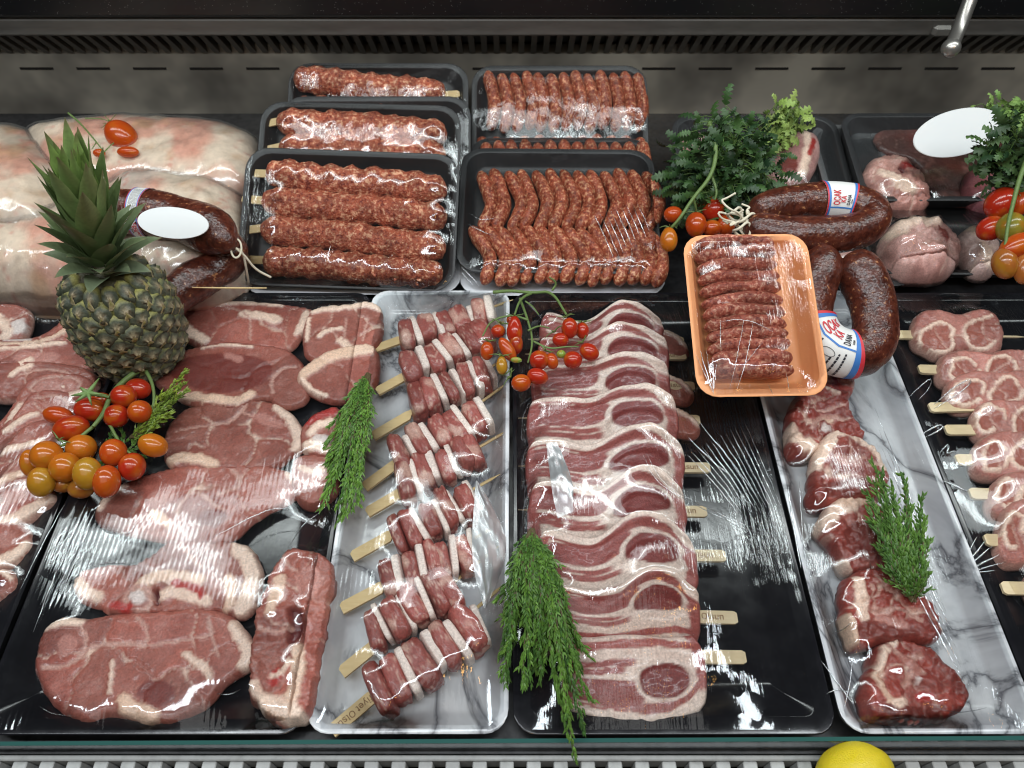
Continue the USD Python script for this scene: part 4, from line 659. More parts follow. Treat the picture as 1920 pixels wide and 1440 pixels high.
# ---------------------------------------------------------------- ring sausages, oval cards, lemon
def wrinkled(path, rad, seed, n=30, m=110, prof=None, flat=None):
    p = spline(path, m); s = np.linspace(0, 1, m); R = rad * (np.sqrt(np.clip(1 - np.abs(2 * s - 1) ** 16, .03, 1)) if prof is None else prof(s)) * (1 + .035 * np.sin(s * 17 + seed))
    v, f = tube(p, R, n); c = np.vstack([np.repeat(p, n, 0), p[:1], p[-1:]]); d = v - c; ln = np.linalg.norm(d, axis=1, keepdims=True) + 1e-9
    nz = (fb(v * 60, 1., seed, 3) - .5) * .0035 + (np.abs(fb(v * 230, 1., seed + 3, 2) - .5) - .2) * -.0016; return v + d / ln * nz[:, None], f, p, R
def sleeve(p, R, i0, i1, th0, th1, off, n=28):
    """Paper band round a sausage between path samples i0..i1 and angles th0..th1; returns the mesh and a map from (s, t) in 0..1."""
    q = p[i0:i1 + 1]; tn, a, b = FR(p); idx = np.linspace(i0, i1, 12)
    def mp(s, t, o):
        x = i0 + np.asarray(s) * (i1 - i0); k = np.clip(x.astype(int), 0, len(p) - 2); w = (x - k)[:, None]; L = lambda A: A[k] * (1 - w) + A[k + 1] * w
        th = th0 + np.asarray(t) * (th1 - th0); rad = np.maximum(R[i0:i1 + 1].max() + off, 0) + np.asarray(o); return L(p) + rad[:, None] * (np.cos(th)[:, None] * L(a) + np.sin(th)[:, None] * L(b))
    S, Tt = np.meshgrid(np.linspace(0, 1, 12), np.linspace(0, 1, n)); I = np.arange(12 * n).reshape(n, 12); g = np.stack([I[:-1, :-1], I[:-1, 1:], I[1:, 1:], I[1:, :-1]], -1).reshape(-1, 4)
    return (mp(S.ravel(), Tt.ravel(), np.zeros(S.size)), np.vstack([g[:, [0, 1, 2]], g[:, [0, 2, 3]]])), mp
def FR(p): return frames(p)
def strip(mp, s0, s1, t0, t1, o=.0004, n=24):
    S, Tt = np.meshgrid(np.linspace(s0, s1, 4), np.linspace(t0, t1, n)); I = np.arange(4 * n).reshape(n, 4); g = np.stack([I[:-1, :-1], I[:-1, 1:], I[1:, 1:], I[1:, :-1]], -1).reshape(-1, 4)
    return mp(S.ravel(), Tt.ravel(), np.full(S.size, o)), np.vstack([g[:, [0, 1, 2]], g[:, [0, 2, 3]]])
def lettering(mp, text, s0, s1, t0, t1, flip_s=False, flip_t=False, bold=True, swap=False):
    """Text laid on a sleeve: runs along t from t0 to t1, capital height from s0 to s1 (or the other way with swap)."""
    m = meshkit.text_mesh(text, 1., .02, bold); v = m.vertices.copy(); w = v[:, 0].max(); x, y = v[:, 0] / w, v[:, 1]
    s, t = (s0 + y * (s1 - s0), t0 + x * (t1 - t0)) if not swap else (s0 + x * (s1 - s0), t0 + y * (t1 - t0))
    return mp(s, t, .0005 + v[:, 2] * .01), m.faces
r2n = np.array([0, -math.sin(math.radians(24)), math.cos(math.radians(24))]); r2O = at(1590, 690, .066)
px = np.array([(1566,476),(1540,496),(1520,545),(1516,600),(1535,640),(1575,664),(1615,664),(1640,640),(1642,590),(1625,535),(1600,496),(1584,480)], float)
path = on(px[:, 0], px[:, 1], r2O, r2n)
t = thing('ring_sausage', 'dark ring sausage with a white paper band, hanging lower beside the orange pack', 'sausage', path.mean(0), 'dark cured ring sausages')
v, f, p, R = wrinkled(path, .0245, 5); casing = part(t, 'casing', (v, f), SUCUK)
CARD2 = plain('paper_band', (.80, .80, .78), .45)
def dress(t, p, R, i0, i1, up, off=0.0, small=True):
    """A paper band facing the viewer; up = -1 or 1: which way along the sausage the letters' tops point."""
    tn, a, b = FR(p); k = (i0 + i1) // 2; vd = C0 - p[k]; vd /= np.linalg.norm(vd); thc = math.atan2(vd @ b[k], vd @ a[k]) + off; h = math.radians(150)
    rd = np.cross(tn[k], vd); rd = -rd; dth = -math.sin(thc) * a[k] + math.cos(thc) * b[k]; want = np.cross(tn[k] * up, vd)   # reading direction = letters' up x towards the viewer
    lo, hi = (thc - h, thc + h) if dth @ want > 0 else (thc + h, thc - h)
    (bv, bf), mp = sleeve(p, R, i0, i1, lo, hi, .0012); band = part(t, 'paper_band', (bv, bf), CARD2)
    for s0, s1, m in ((0, .05, RED), (.05, .12, BLUE), (.95, 1, RED), (.88, .95, BLUE)): part(band, 'border_stripe', strip(mp, s0, s1, 0, 1), m)
    part(band, 'border_stripe', strip(mp, .12, .88, .545, .56), BLUE)
    S = (lambda q: q) if up > 0 else (lambda q: 1 - q)
    for w, s0, s1, t0, t1, m in (('OCAK', .58, .80, .575, .72, RED), ('KA', .38, .55, .60, .665, RED), ('DANA', .22, .33, .58, .68, INK), ('Adet', .15, .19, .60, .64, INK)): part(band, 'lettering', lettering(mp, w, S(s0), S(s1), t0, t1), m)
    if small:
        rg = np.random.default_rng(i0)
        for r_ in range(9):
            y = .80 - r_ * .072; x = .27 + rg.uniform(0, .02)
            while x < .50:
                L = rg.uniform(.012, .035)
                if not (r_ in (4, 5, 6) and x > .43): part(band, 'fine_print', strip(mp, min(S(y), S(y + .022)), max(S(y), S(y + .022)), x, min(x + L, .53), .0004, 4), INK)
                x += L + .006
        th = np.linspace(0, 2 * np.pi, 30); sq = S(.44) + .085 * np.sin(th); tq = .475 + .030 * np.cos(th); o1 = mp(sq, tq, np.full(30, .0005)); part(band, 'stamp_ring', tube(o1, .0003, 5), INK)
    return band, mp
dress(t, p, R, 33, 58, -1)
# upper ring
z1 = .128; px = np.array([(1402,414),(1425,430),(1490,440),(1560,441),(1620,432),(1640,410),(1612,392),(1560,384),(1500,386),(1445,394),(1408,408)], float); path = P(px, z1); path[5:, 2] += .006
t1 = thing('ring_sausage', 'dark ring sausage lying on top, tied with white string at its left end', 'sausage', path.mean(0), 'dark cured ring sausages')
v, f, p1, R1_ = wrinkled(path, .0205, 9); part(t1, 'casing', (v, f), SUCUK)
dress(t1, p1, R1_, 66, 79, 1, -.55, False)
for i in range(5):
    rg = np.random.default_rng(70 + i); a = P([(1400, 418)], z1 + .006)[0]; pts = a + np.cumsum(rg.normal(0, .0075, (9, 3)) * [1, .8, .5] + [-.0012, 0, .0014], 0)
    part(t1, 'string', tube(spline(np.vstack([[a], pts]), 40), .0012, 6), ROPE)
for q in ((1400,418,.011),(1392,432,.009),(1378,402,.008)):
    c = P([q[:2]], z1 + .004)[0]; th = np.linspace(0, 2 * np.pi, 40); k = np.c_[np.cos(th) * q[2], np.sin(th * 2) * q[2] * .5, np.sin(th) * q[2]] + c; part(t1, 'string', tube(k, .0016, 6), ROPE)
# left pair of links
t2 = thing('linked_sausage', 'pair of dark linked sausages with a paper band, right behind the pineapple', 'sausage', P([(380,470)], .06)[0], 'dark cured ring sausages')
path = P([(205,396),(250,398),(300,402),(350,414),(400,432),(438,462)], .105); v, f, p2, R2_ = wrinkled(path, .0275, 15, prof=lambda s: np.clip(np.minimum(1, (1 - s) * 5) ** .5, .08, 1)); part(t2, 'casing', (v, f), SUCUK)
dress(t2, p2, R2_, 22, 32, 1)
path = P([(440,466),(430,490),(395,510),(345,540),(300,570)], .058); path[0, 2] = .095; v, f, _, _ = wrinkled(path, .0235, 16, prof=lambda s: np.clip(np.minimum(1, s * 5) ** .5, .08, 1)); part(t2, 'casing', (v, f), SUCUK)
a = P([(443,466)], .10)[0]; part(t2, 'string', tube(spline(np.array([a, P([(460,480)], .09)[0], P([(478,505)], .07)[0], P([(508,520)], .055)[0]]), 24), .0014, 6), ROPE); part(t2, 'string', tube(spline(np.array([a, P([(455,470)], .085)[0], P([(463,510)], .06)[0], P([(466,530)], .03)[0]]), 24), .0014, 6), ROPE)
th = np.linspace(0, 2 * np.pi, 30); part(t2, 'string', tube(np.c_[np.cos(th) * .006, np.sin(th) * .009, np.sin(th) * .006] + a, .0012, 6), ROPE)
# oval price cards
def oval(name, label, px, py, rx, ry, rot, y, tilt):
    c = aty(px, py, y); d = np.linalg.norm(c - C0) * .97; a, b = rx * d / F, ry * d / F; th = np.linspace(0, 2 * np.pi, 49)[:-1]; cr, sr = math.cos(rot), math.sin(rot)
    M = frame4(c, tilt); o = np.c_[a * np.cos(th), b * np.sin(th)]; o = o @ np.array([[cr, sr], [-sr, cr]]); rings = [np.c_[o * .985, np.full(48, -.001)], np.c_[o, np.full(48, 0.)], np.c_[o * .985, np.full(48, .001)]]
    single(name, place(loft(rings), M), CARD, label, 'price card', 'blank white oval price cards', smooth=40)
oval('oval_card', 'blank white oval card lying on the linked sausage behind the pineapple', 325, 418, 62, 27, -.08, .655, math.radians(42))
oval('oval_card', 'blank white oval card, tilted, on the organ meat pack at right', 1796, 249, 71, 36, .2, .83, math.radians(52))
# toothpicks
pk = thing('toothpick', 'thin wooden pick lying in front of the linked sausage', 'toothpick', P([(430,540)], .05)[0]); part(pk, 'pick', tube(np.array([P([(360,539)], .075)[0], P([(430,540)], .06)[0], P([(500,540)], .05)[0]]), [.0006, .0012, .0008], 6), WOOD)
pk = thing('toothpick', 'short wooden pick sticking out right of the upper ring sausage', 'toothpick', P([(1620,485)], .07)[0]); part(pk, 'pick', tube(np.array([P([(1600,474)], .08)[0], P([(1636,492)], .07)[0], P([(1658,505)], .065)[0]]), [.0012, .0012, .0003], 6), WOOD)
# lemon
lm = P([(1602, 1458)], .026)[0]; b = ICO[4].vertices; q = b * [.032, .0255, .0265]; q[:, 0] += np.sign(b[:, 0]) * .010 * np.clip(np.abs(b[:, 0]) - .80, 0, 1); q = q * (1 + (fb(b * 3, 1., 3, 3) - .5)[:, None] * .06)
lt = thing('lemon', 'yellow lemon in front of the glass on the air grille', 'lemon', lm - [0, 0, .027]); part(lt, 'fruit', (q @ np.array([[.94, .34, 0], [-.34, .94, 0], [0, 0, 1]]) + lm, ICO[4].faces), painted('lemon_peel', .38, 900., .0008, .1, .06), col=np.array([.72, .56, .02]))
# ---------------------------------------------------------------- pineapple
Pb = np.array([-.428, .552, .020]); ax_ = np.array([.10, .0, 1.]); ax_ /= np.linalg.norm(ax_); HB = .142; RB = .0540
pe1 = np.cross([0, 1., 0], ax_); pe1 /= np.linalg.norm(pe1); pe2 = np.cross(ax_, pe1)
def brad(t): return RB * np.clip(1 - np.abs((t - .46) / .56) ** 2.6, .0, 1) ** .5
pine = thing('pineapple', 'whole pineapple with a leafy green crown standing on the steaks at left', 'pineapple', Pb)
tt = np.linspace(.012, .99, 40); th = np.arange(48) / 48 * 2 * np.pi
rings = [Pb + ax_ * HB * t + .955 * brad(t) * (np.cos(th)[:, None] * pe1 + np.sin(th)[:, None] * pe2) for t in tt]
v, f = loft(rings); part(pine, 'body', (v, f), PINEM, col=np.array([.055, .05, .02]))
rp = np.random.default_rng(21); NE, k = 13, 0
rows_ = 11
for r in range(rows_):
    t0 = .045 + .93 * (r + .3) / rows_
    for j in range(NE):
        ph = (j + .5 * (r % 2) + r * .06) / NE * 2 * np.pi; rd = brad(t0)
        if rd < .014: continue
        n = math.cos(ph) * pe1 + math.sin(ph) * pe2
        if n @ np.array([.30, -.8, .3]) < -.45: continue
        c = Pb + ax_ * HB * t0 + n * rd * .94; slope = (brad(t0 + .02) - brad(t0 - .02)) / (.04 * HB); nn = n - ax_ * slope * .9; nn /= np.linalg.norm(nn)
        tx = np.cross(ax_, nn); tx /= np.linalg.norm(tx); ty = np.cross(nn, tx); w = 2 * math.pi * rd / NE * .56; hh = HB * .93 / rows_ * 1.05
        a6 = np.arange(12) / 12 * 2 * np.pi; outl = np.stack([np.cos(a6) * w, np.sin(a6) * hh * (1 - .12 * np.cos(2 * a6))], 1) * (1 + .05 * rp.normal(size=(12, 1)))
        prof = [(1.0, -.002), (.93, .0012), (.80, .0042), (.55, .0062), (.28, .0066), (.10, .0085)]; V, Cc = [], []
        tone = rp.uniform(.75, 1.2); yel = np.array([.21, .20, .06]) * tone; grn = np.array([.065, .075, .05]) * tone; tanc = np.array([.36, .29, .18])
        for q, (s, z) in enumerate(prof):
            V.append(c + outl[:, :1] * s * tx + outl[:, 1:] * s * ty + nn * (z + .0012 * rp.normal(size=(12, 1)) * (s > .2)) - ty * (.0025 if q == 5 else 0))
            base = [tanc * .45, yel * .8, grn * 1.0, grn * 1.2, grn * .8 + tanc * .35, tanc * 1.1][q]
            cc = np.tile(base, (12, 1)) * rp.uniform(.65, 1.35, (12, 1)); low = (np.sin(a6) > .5); 
            if q in (1, 2): cc[low] = cc[low] * .3 + yel * 1.4 * .7 * (.5 + .9 * t0)
            Cc.append(cc)
        vv = np.vstack(V + [[c + nn * .0085 - ty * .004]]); e = np.arange(12); e2 = (e + 1) % 12; F_ = []
        for q in range(5): F_ += [np.c_[q * 12 + e, q * 12 + e2, q * 12 + 12 + e2], np.c_[q * 12 + e, q * 12 + 12 + e2, q * 12 + 12 + e]]
        F_.append(np.c_[60 + e, 60 + e2, np.full(12, 72)]); ey = part(pine, 'eye', (vv, np.vstack(F_)), PINEM, np.vstack(Cc + [[tanc]]), smooth=True)
        tip = c + ty * hh * .10 + nn * .0105; br = np.array([c - ty * hh * .95 - tx * w * .48 + nn * .003, c - ty * hh * .95 + tx * w * .48 + nn * .003, tip, c - ty * hh * .3 + nn * .0092])
        part(ey, 'bract', (br, np.array([[0, 1, 3], [0, 3, 2], [3, 1, 2]])), PINEM, np.array([tanc * 1.3, tanc * 1.3, tanc * .9, yel * 1.6]), smooth=False)
def blade(base, d0, up, L, w, curl, seed, c1, c2, fold=.35, n=9):
    rg = np.random.default_rng(seed); d = d0 / np.linalg.norm(d0); p = base.copy(); pts = [p.copy()]; ds = [d.copy()]; out = np.cross(np.cross(d, up), d)
    for i in range(n):
        d = d + (curl * (i + 1) / n) * (-up) / n * 1.6 + rg.normal(0, .02, 3); d /= np.linalg.norm(d); p = p + d * L / n; pts.append(p.copy()); ds.append(d.copy())
    pts, ds = np.array(pts), np.array(ds); sd = np.cross(ds, up); sd /= np.linalg.norm(sd, axis=1, keepdims=True) + 1e-9; nr = np.cross(sd, ds); s = np.linspace(0, 1, n + 1)
    ww = w * np.clip(np.minimum(1, .62 + s * 1.4) * (1 - s ** 2.2), .01, 1); V = []; C = []
    for k in (-1, -.5, 0, .5, 1):
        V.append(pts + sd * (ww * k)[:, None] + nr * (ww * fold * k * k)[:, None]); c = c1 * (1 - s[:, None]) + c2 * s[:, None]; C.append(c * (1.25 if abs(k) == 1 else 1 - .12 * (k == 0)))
    v = np.vstack(V); I = np.arange(5 * (n + 1)).reshape(5, n + 1); q = np.stack([I[:-1, :-1], I[1:, :-1], I[1:, 1:], I[:-1, 1:]], -1).reshape(-1, 4)
    return v, np.vstack([q[:, [0, 1, 2]], q[:, [0, 2, 3]]]), np.vstack(C)
ct = Pb + ax_ * HB * .955; cax = np.array([.20, .0, 1.]); cax /= np.linalg.norm(cax); ce1 = np.cross([0, 1., 0], cax); ce1 /= np.linalg.norm(ce1); ce2 = np.cross(cax, ce1); NL = 60
for i in range(NL):
    s = i / NL; ph = i * 2.39996; n = math.cos(ph) * ce1 + math.sin(ph) * ce2; hgt = .002 + .068 * s ** 1.1; out = .66 * (1 - s) ** .9 + .06
    d = cax * (.50 + s * 1.6) + n * out; L = (.040 + .064 * min(1, s * 1.6)) * rp.uniform(.85, 1.15) * (1 if s < .72 else 1 - (s - .72) * .7); w = .0118 + .0050 * min(1, s * 1.4) - .010 * max(0, s - .6)
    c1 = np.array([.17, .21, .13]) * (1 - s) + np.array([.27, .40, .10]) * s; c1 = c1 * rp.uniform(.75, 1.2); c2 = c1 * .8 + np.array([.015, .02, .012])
    if i == 66: c1, c2 = np.array([.35, .36, .05]), np.array([.6, .52, .08])
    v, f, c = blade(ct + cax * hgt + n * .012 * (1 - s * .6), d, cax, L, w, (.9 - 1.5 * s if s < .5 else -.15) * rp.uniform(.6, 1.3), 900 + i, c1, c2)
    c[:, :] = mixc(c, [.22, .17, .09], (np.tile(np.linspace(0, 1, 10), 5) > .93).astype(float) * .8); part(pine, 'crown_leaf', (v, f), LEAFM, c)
# ---------------------------------------------------------------- tomatoes on the vine
TC_ = dict(red=(.38, .022, .008), orr=(.43, .055, .008), orange=(.46, .125, .010), yel=(.40, .20, .018), green=(.20, .30, .05), olive=(.21, .19, .025), dkr=(.30, .022, .010), brown=(.32, .10, .02))
STEMC = np.array([.13, .20, .06])
def tomato(t, px, py, rx, ry, rot, kind, z, seed, taper=0., calyx=None, name='tomato'):
    c = P([(px, py)], z)[0]; d = np.linalg.norm(c - C0); a, b = rx * d / F * .97, ry * d / F * .97; v = ICO[3].vertices.copy(); R = np.array([1., 0, 0]); r, u = math.cos(rot) * R + math.sin(rot) * UPV, -math.sin(rot) * R + math.cos(rot) * UPV
    wd = 1 - taper * v[:, 1]; bump_ = 1 + .05 * (fb(v * 1.4 + seed, 1., seed, 2) - .5); q = v * [a, b, min(a, b)]; q[:, 0] *= wd; q[:, 2] *= wd
    g = np.array(TC_[kind]); col = np.tile(g, (len(v), 1)) * (1 + .25 * (fb(v * 2.2 + seed, 1., seed + 1, 2) - .5)[:, None]); other = np.array(TC_['yel' if kind in ('orange', 'brown') else ('orange' if kind in ('red', 'orr', 'dkr') else 'orange')])
    col = mixc(col, other, np.clip((fb(v * 1.3 + seed * 2, 1., seed + 4, 2) - .50) * 2.4, 0, .6)); w = c + (q[:, :1] * r + q[:, 1:2] * u - q[:, 2:] * FW) * bump_[:, None]
    p = part(t, name, (w, ICO[3].faces), TOMM, col)
    if calyx is not None:
        cd = math.cos(calyx) * R + math.sin(calyx) * UPV; rg = np.random.default_rng(seed + 50); o = c + cd * (a * abs(math.cos(calyx - rot)) + b * abs(math.sin(calyx - rot))) * .93; ms = []
        for k in range(5):
            e1 = np.cross(cd, FW); e1 /= np.linalg.norm(e1); ph = k * 1.2566 + rg.uniform(-.2, .2); s = e1 * math.cos(ph) - FW * math.sin(ph) * .9
            L = .011 * rg.uniform(.8, 1.4); ms.append(tube(spline(np.array([o, o + s * L * .5 + cd * .002, o + s * L + cd * rg.uniform(-.002, .005)]), 7), np.linspace(.0011, .0002, 7), 5))
        part(p, 'calyx', cat_(ms), LEAFM, STEMC)
    return c
def truss(name, label, toms, stems, zf, seed, base):
    t = thing(name, label, 'tomatoes', base, None); ms = []
    for pts, z, r in stems:
        a = np.array(pts, float); zz = np.linspace(z[0], z[1], len(a)); p = np.array([at(q[0], q[1], w) for q, w in zip(a, zz)]); m = 24; ms = tube(spline(p, m), np.linspace(r, r * .6, m), 7); part(t, 'vine', ms, LEAFM, STEMC)
    for i, q in enumerate(toms):
        tomato(t, *q[:6], zf(i, q), seed + i, *(q[6:] if len(q) > 6 else ()))
    return t
BIG = [(190,750,17,13,0,'orr'),(117,908,18,14,0,'brown'),(152,916,21,17,0,'brown'),(55,868,14,22,.1,'orange'),(259,729,22,18,-.2,'red'),(232,743,22,20,0,'red'),(170,768,27,20,-.15,'red',.0,1.1),(218,780,21,20,.1,'red'),(262,772,20,20,0,'orr'),(109,779,25,15,-.2,'orr',.0,-.3),(133,803,30,21,.25,'red'),
       (87,854,25,24,.1,'orange',.0,.9),(152,840,24,23,.2,'orange'),(213,849,22,24,.1,'orr'),(287,835,26,20,-.35,'orange'),(248,875,22,24,-.1,'red'),(122,876,24,25,-.2,'orange'),(164,888,23,28,.05,'yel'),(78,903,21,25,.1,'yel'),(200,903,22,28,-.1,'orr')]
big_ = truss('tomato_vine', 'big vine of red to yellow plum tomatoes in front of the pineapple', BIG, [([(298,672),(270,690),(250,700),(225,720),(205,745),(195,775),(175,800)], (.055, .060), .0034), ([(270,690),(285,715),(290,745),(285,775)], (.055, .045), .0022), ([(195,775),(210,805),(230,840),(245,850)], (.05, .05), .002), ([(175,800),(150,820),(120,835),(95,840)], (.055, .055), .002), ([(205,745),(180,740),(150,742)], (.062, .064), .0018)],
      lambda i, q: .034 if i < 4 else .046 + .010 * ((i * 7) % 3) / 2, 600, P([(180,830)], .012)[0])
o = P([(165,737)], .082)[0]
for k, (x, y) in enumerate([(133,742),(150,726),(186,709),(200,740),(172,760),(140,755)]): part(big_, 'sepal', tube(spline(np.array([o, P([((165 + x) / 2, (737 + y) / 2)], .087)[0], P([(x, y)], .080)[0]]), 9), np.linspace(.0028, .0004, 9), 6), LEAFM, np.array([.17, .27, .09]))
MID = [(934,621,14,13,0,'red',0,1.2),(958,600,9,9,0,'dkr'),(968,645,13,20,0,'dkr'),(1092,620,13,16,.1,'red',0,1.6),(1051,637,16,14,0,'red',0,2.2),(965,618,15,27,0,'red',.18,1.57),(913,658,13,18,0,'orr',0,1.4),(951,655,13,26,.55,'orr',.12),(941,685,11,18,.05,'yel',.1,1.5),(968,675,11,6,-.1,'green'),(1068,615,16,20,.05,'red',0,1.9),(1035,677,12,16,.3,'orr'),(1011,675,19,19,-.3,'red',0,1.0),(1052,664,9,8,.2,'green'),(1074,675,18,17,-.2,'red'),(1105,660,20,16,-.6,'red',0,2.2),(1008,706,21,16,-.3,'red'),(977,718,19,17,.1,'orr',0,2.6)]
truss('tomato_vine', 'vine of small pointed tomatoes with two green ones, at the top of the streaky slices', MID, [([(925,548),(960,545),(1000,550),(1035,545),(1062,590)], (.05, .075), .0022), ([(1000,548),(975,560),(965,590)], (.06, .075), .0018), ([(975,560),(990,600),(1000,640),(990,680)], (.06, .07), .0016), ([(990,600),(960,590),(920,600),(905,630)], (.065, .07), .0014), ([(1000,640),(1030,655),(1060,650),(1085,650)], (.065, .065), .0013), ([(990,620),(1010,610),(1030,615)], (.07, .065), .0012), ([(1035,545),(1045,530),(1030,520)], (.07, .085), .0015), ([(985,565),(1000,575),(1010,590)], (.07, .075), .001), ([(960,690),(945,705),(935,700)], (.06, .062), .001)],
      lambda i, q: .062 + (.008 if i > 4 else 0), 640, P([(1000,650)], .05)[0])
LT = [(1312,374,14,13,0,'dkr'),(1361,422,17,20,0,'orr'),(1335,428,18,15,0,'orr'),(1262,402,17,15,0,'orr'),(1339,392,22,24,0,'red'),(1305,421,19,23,0,'orr',0,1.6),(1254,449,16,23,0,'orange',.08,1.5)]
truss('tomato_vine', 'short vine of orange red tomatoes under the tall herb bunch', LT, [([(1330,230),(1345,280),(1335,330),(1300,370),(1275,410),(1256,430)], (.17, .10), .0030), ([(1335,330),(1345,360),(1340,375)], (.13, .115), .002), ([(1300,370),(1306,395)], (.12, .105), .0016)], lambda i, q: .085 if i < 3 else .092, 670, P([(1310,420)], .03)[0])
RT = [(1884,494,19,25,.2,'brown'),(1918,505,14,24,0,'brown'),(1858,428,23,19,.5,'red'),(1915,372,16,30,-.3,'orr'),(1876,381,27,22,.9,'red',0,.9),(1895,426,21,24,-.4,'olive'),(1908,461,30,19,.45,'orr')]
truss('tomato_vine', 'hanging vine of plum tomatoes, one olive green, cut off by the right edge', RT, [([(1925,300),(1910,340),(1900,380),(1890,420),(1885,460)], (.17, .12), .003)], lambda i, q: .105 + (.012 if i > 2 else 0), 690, P([(1890,450)], .03)[0])
ST = [(228,255,29,23,-.75,'orr',0,2.4),(240,285,18,9,0,'orr'),(186,287,10,7,0,'orr')]
truss('tomato_vine', 'orange tomato with a thin dark vine lying on the lamb behind the pineapple', ST, [([(128,212),(150,230),(180,265),(195,285)], (.115, .10), .0014), ([(160,222),(190,222),(205,228)], (.112, .11), .0009), ([(195,285),(215,265),(235,262)], (.10, .10), .0009), ([(205,228),(196,215)], (.11, .118), .0006), ([(205,228),(218,214)], (.11, .118), .0006), ([(205,228),(190,240)], (.11, .112), .0006), ([(180,268),(172,280)], (.10, .10), .0008)], lambda i, q: .098, 710, P([(200,260)], .06)[0])
# ---------------------------------------------------------------- scale-leaved green sprigs
def sprig(name, label, strands, seed, c_lo, c_hi, tw=.020, step=.0030, leaf=.0070, lift=.004, group='cypress sprigs laid on the trays'):
    rg = np.random.default_rng(seed); V, Fc, C, S = [], [], [], []; nv = 0
    def leafq(p, d, nrm, L, w, c):
        nonlocal nv
        sd = np.cross(d, nrm); sd /= np.linalg.norm(sd) + 1e-9; V.extend([p, p + d * L * .45 + sd * w, p + d * L, p + d * L * .45 - sd * w, p + d * L * .45 + nrm * w * .9]); C.extend([c * .8, c, c * 1.3, c, c * 1.1]); Fc.extend([[nv, nv + 1, nv + 4], [nv + 1, nv + 2, nv + 4], [nv + 2, nv + 3, nv + 4], [nv + 3, nv, nv + 4]]); nv += 5
    def twig(p, depth, col):
        d = np.gradient(p, axis=0); d /= np.linalg.norm(d, axis=1, keepdims=True) + 1e-9
        for i in range(len(p)):
            for s in (-1, 1):
                nz = rg.normal(0, 1, 3); nz -= d[i] * (nz @ d[i]); nz /= np.linalg.norm(nz) + 1e-9; dd = d[i] * .95 + nz * .36; dd /= np.linalg.norm(dd); leafq(p[i], dd, nz * .6 + np.array([0, -.3, .8]), leaf * rg.uniform(.7, 1.25), leaf * .17, col * rg.uniform(.75, 1.25))
    for st in strands:
        p = resample(chaikin(np.array(st), 2, False), step); n = len(p); S.append(tube(p, np.linspace(.0012, .0004, n), 4)); tcol = c_lo + (c_hi - c_lo) * rg.uniform(0, 1)
        twig(p[max(1, n // 12):], 0, tcol); d = np.gradient(p, axis=0); d /= np.linalg.norm(d, axis=1, keepdims=True) + 1e-9
        for i in range(max(1, n // 10), n - 1, 3):
            L = tw * (1 - .55 * i / n) * rg.uniform(.5, 1.15); nz = rg.normal(0, 1, 3) * [1, 1, .45]; nz -= d[i] * (nz @ d[i]); nz /= np.linalg.norm(nz) + 1e-9; e = d[i] * .92 + nz * .36; e /= np.linalg.norm(e); k = max(3, int(L / step)); q = p[i] + np.linspace(0, 1, k)[:, None] * L * e + np.linspace(0, 1, k)[:, None] ** 2 * np.array([0, 0, -.15 * L]); twig(q, 1, c_lo + (c_hi - c_lo) * np.clip(rg.uniform(0, 1) * .7 + .3 * i / n, 0, 1))
    t = thing(name, label, 'green sprig', np.array(strands[0][0]) - [0, 0, lift], group); part(t, 'stem', cat_(S), LEAFM, np.array([.09, .07, .03])); part(t, 'foliage', (np.array(V), np.array(Fc)), LEAFM, np.array(C), smooth=False, kind='stuff')
def fan(root, tips, z0, zt, jit, seed, sag=.012):
    rg = np.random.default_rng(seed); out = []
    for x, y in tips:
        a = np.array(root, float) + rg.normal(0, 2.5, 2); b = np.array([x, y], float) + rg.normal(0, jit, 2); m1 = a * .62 + b * .38 + rg.normal(0, jit * .8, 2) + [(x - root[0]) * .12, 0]; m2 = a * .28 + b * .72 + rg.normal(0, jit * .6, 2)
        zz = [z0, z0 + sag * rg.uniform(.5, 1.2), z0 * .5 + zt * .5 + sag * rg.uniform(0, 1), zt + rg.uniform(0, .008)]; out.append(np.array([at(q[0], q[1], w) for q, w in zip((a, m1, m2, b), zz)]))
    return out
rg_ = np.random.default_rng(5); DG, MG = np.array([.045, .11, .024]), np.array([.12, .235, .035])
tips = [(x, y) for x, y in zip(rg_.uniform(940, 1096, 46), rg_.uniform(1120, 1290, 46))]; tips = [(x, y - max(0, abs(x - 1010) - 40) * .6) for x, y in tips] + [(1075,1330),(1080,1375),(1086,1410),(1095,1320),(1065,1290),(1070,1345)]
sprig('cypress_sprig', 'largest dense green sprig hanging down between the middle trays, tip over the glass', fan((996, 995), tips, .055, .036, 9, 11), 801, DG, MG, tw=.017)
tips = [(x, y) for x, y in zip(rg_.uniform(603, 676, 26), rg_.uniform(800, 965, 26))]; tips = [(x + (y - 880) * -.02, y) for x, y in tips] + [(640,960),(630,968),(645,950)]
sprig('cypress_sprig', 'green sprig lying along the left side of the marble skewer tray', fan((690, 705), tips, .045, .036, 7, 12), 802, DG * 1.1, MG * 1.15, tw=.016)
tips = [(1632,866),(1650,880),(1672,905),(1690,890),(1703,915),(1722,935),(1640,905),(1628,930),(1660,925),(1705,950),(1735,975),(1745,1020),(1742,1050),(1622,960),(1635,985),(1655,960),(1680,940),(1715,985),(1725,1010),(1650,1010),(1690,980),(1740,1075),(1670,1040),(1700,1020)]
sprig('cypress_sprig', 'upright green sprig lying over the neck slices on the right marble tray', fan((1712, 1126), tips, .052, .058, 4, 13), 803, DG * .9, MG * .9, tw=.016)
tips = [(350,708),(335,722),(318,735),(330,745),(345,728),(312,750),(300,768),(322,770),(305,790),(290,800),(318,755),(295,740)]
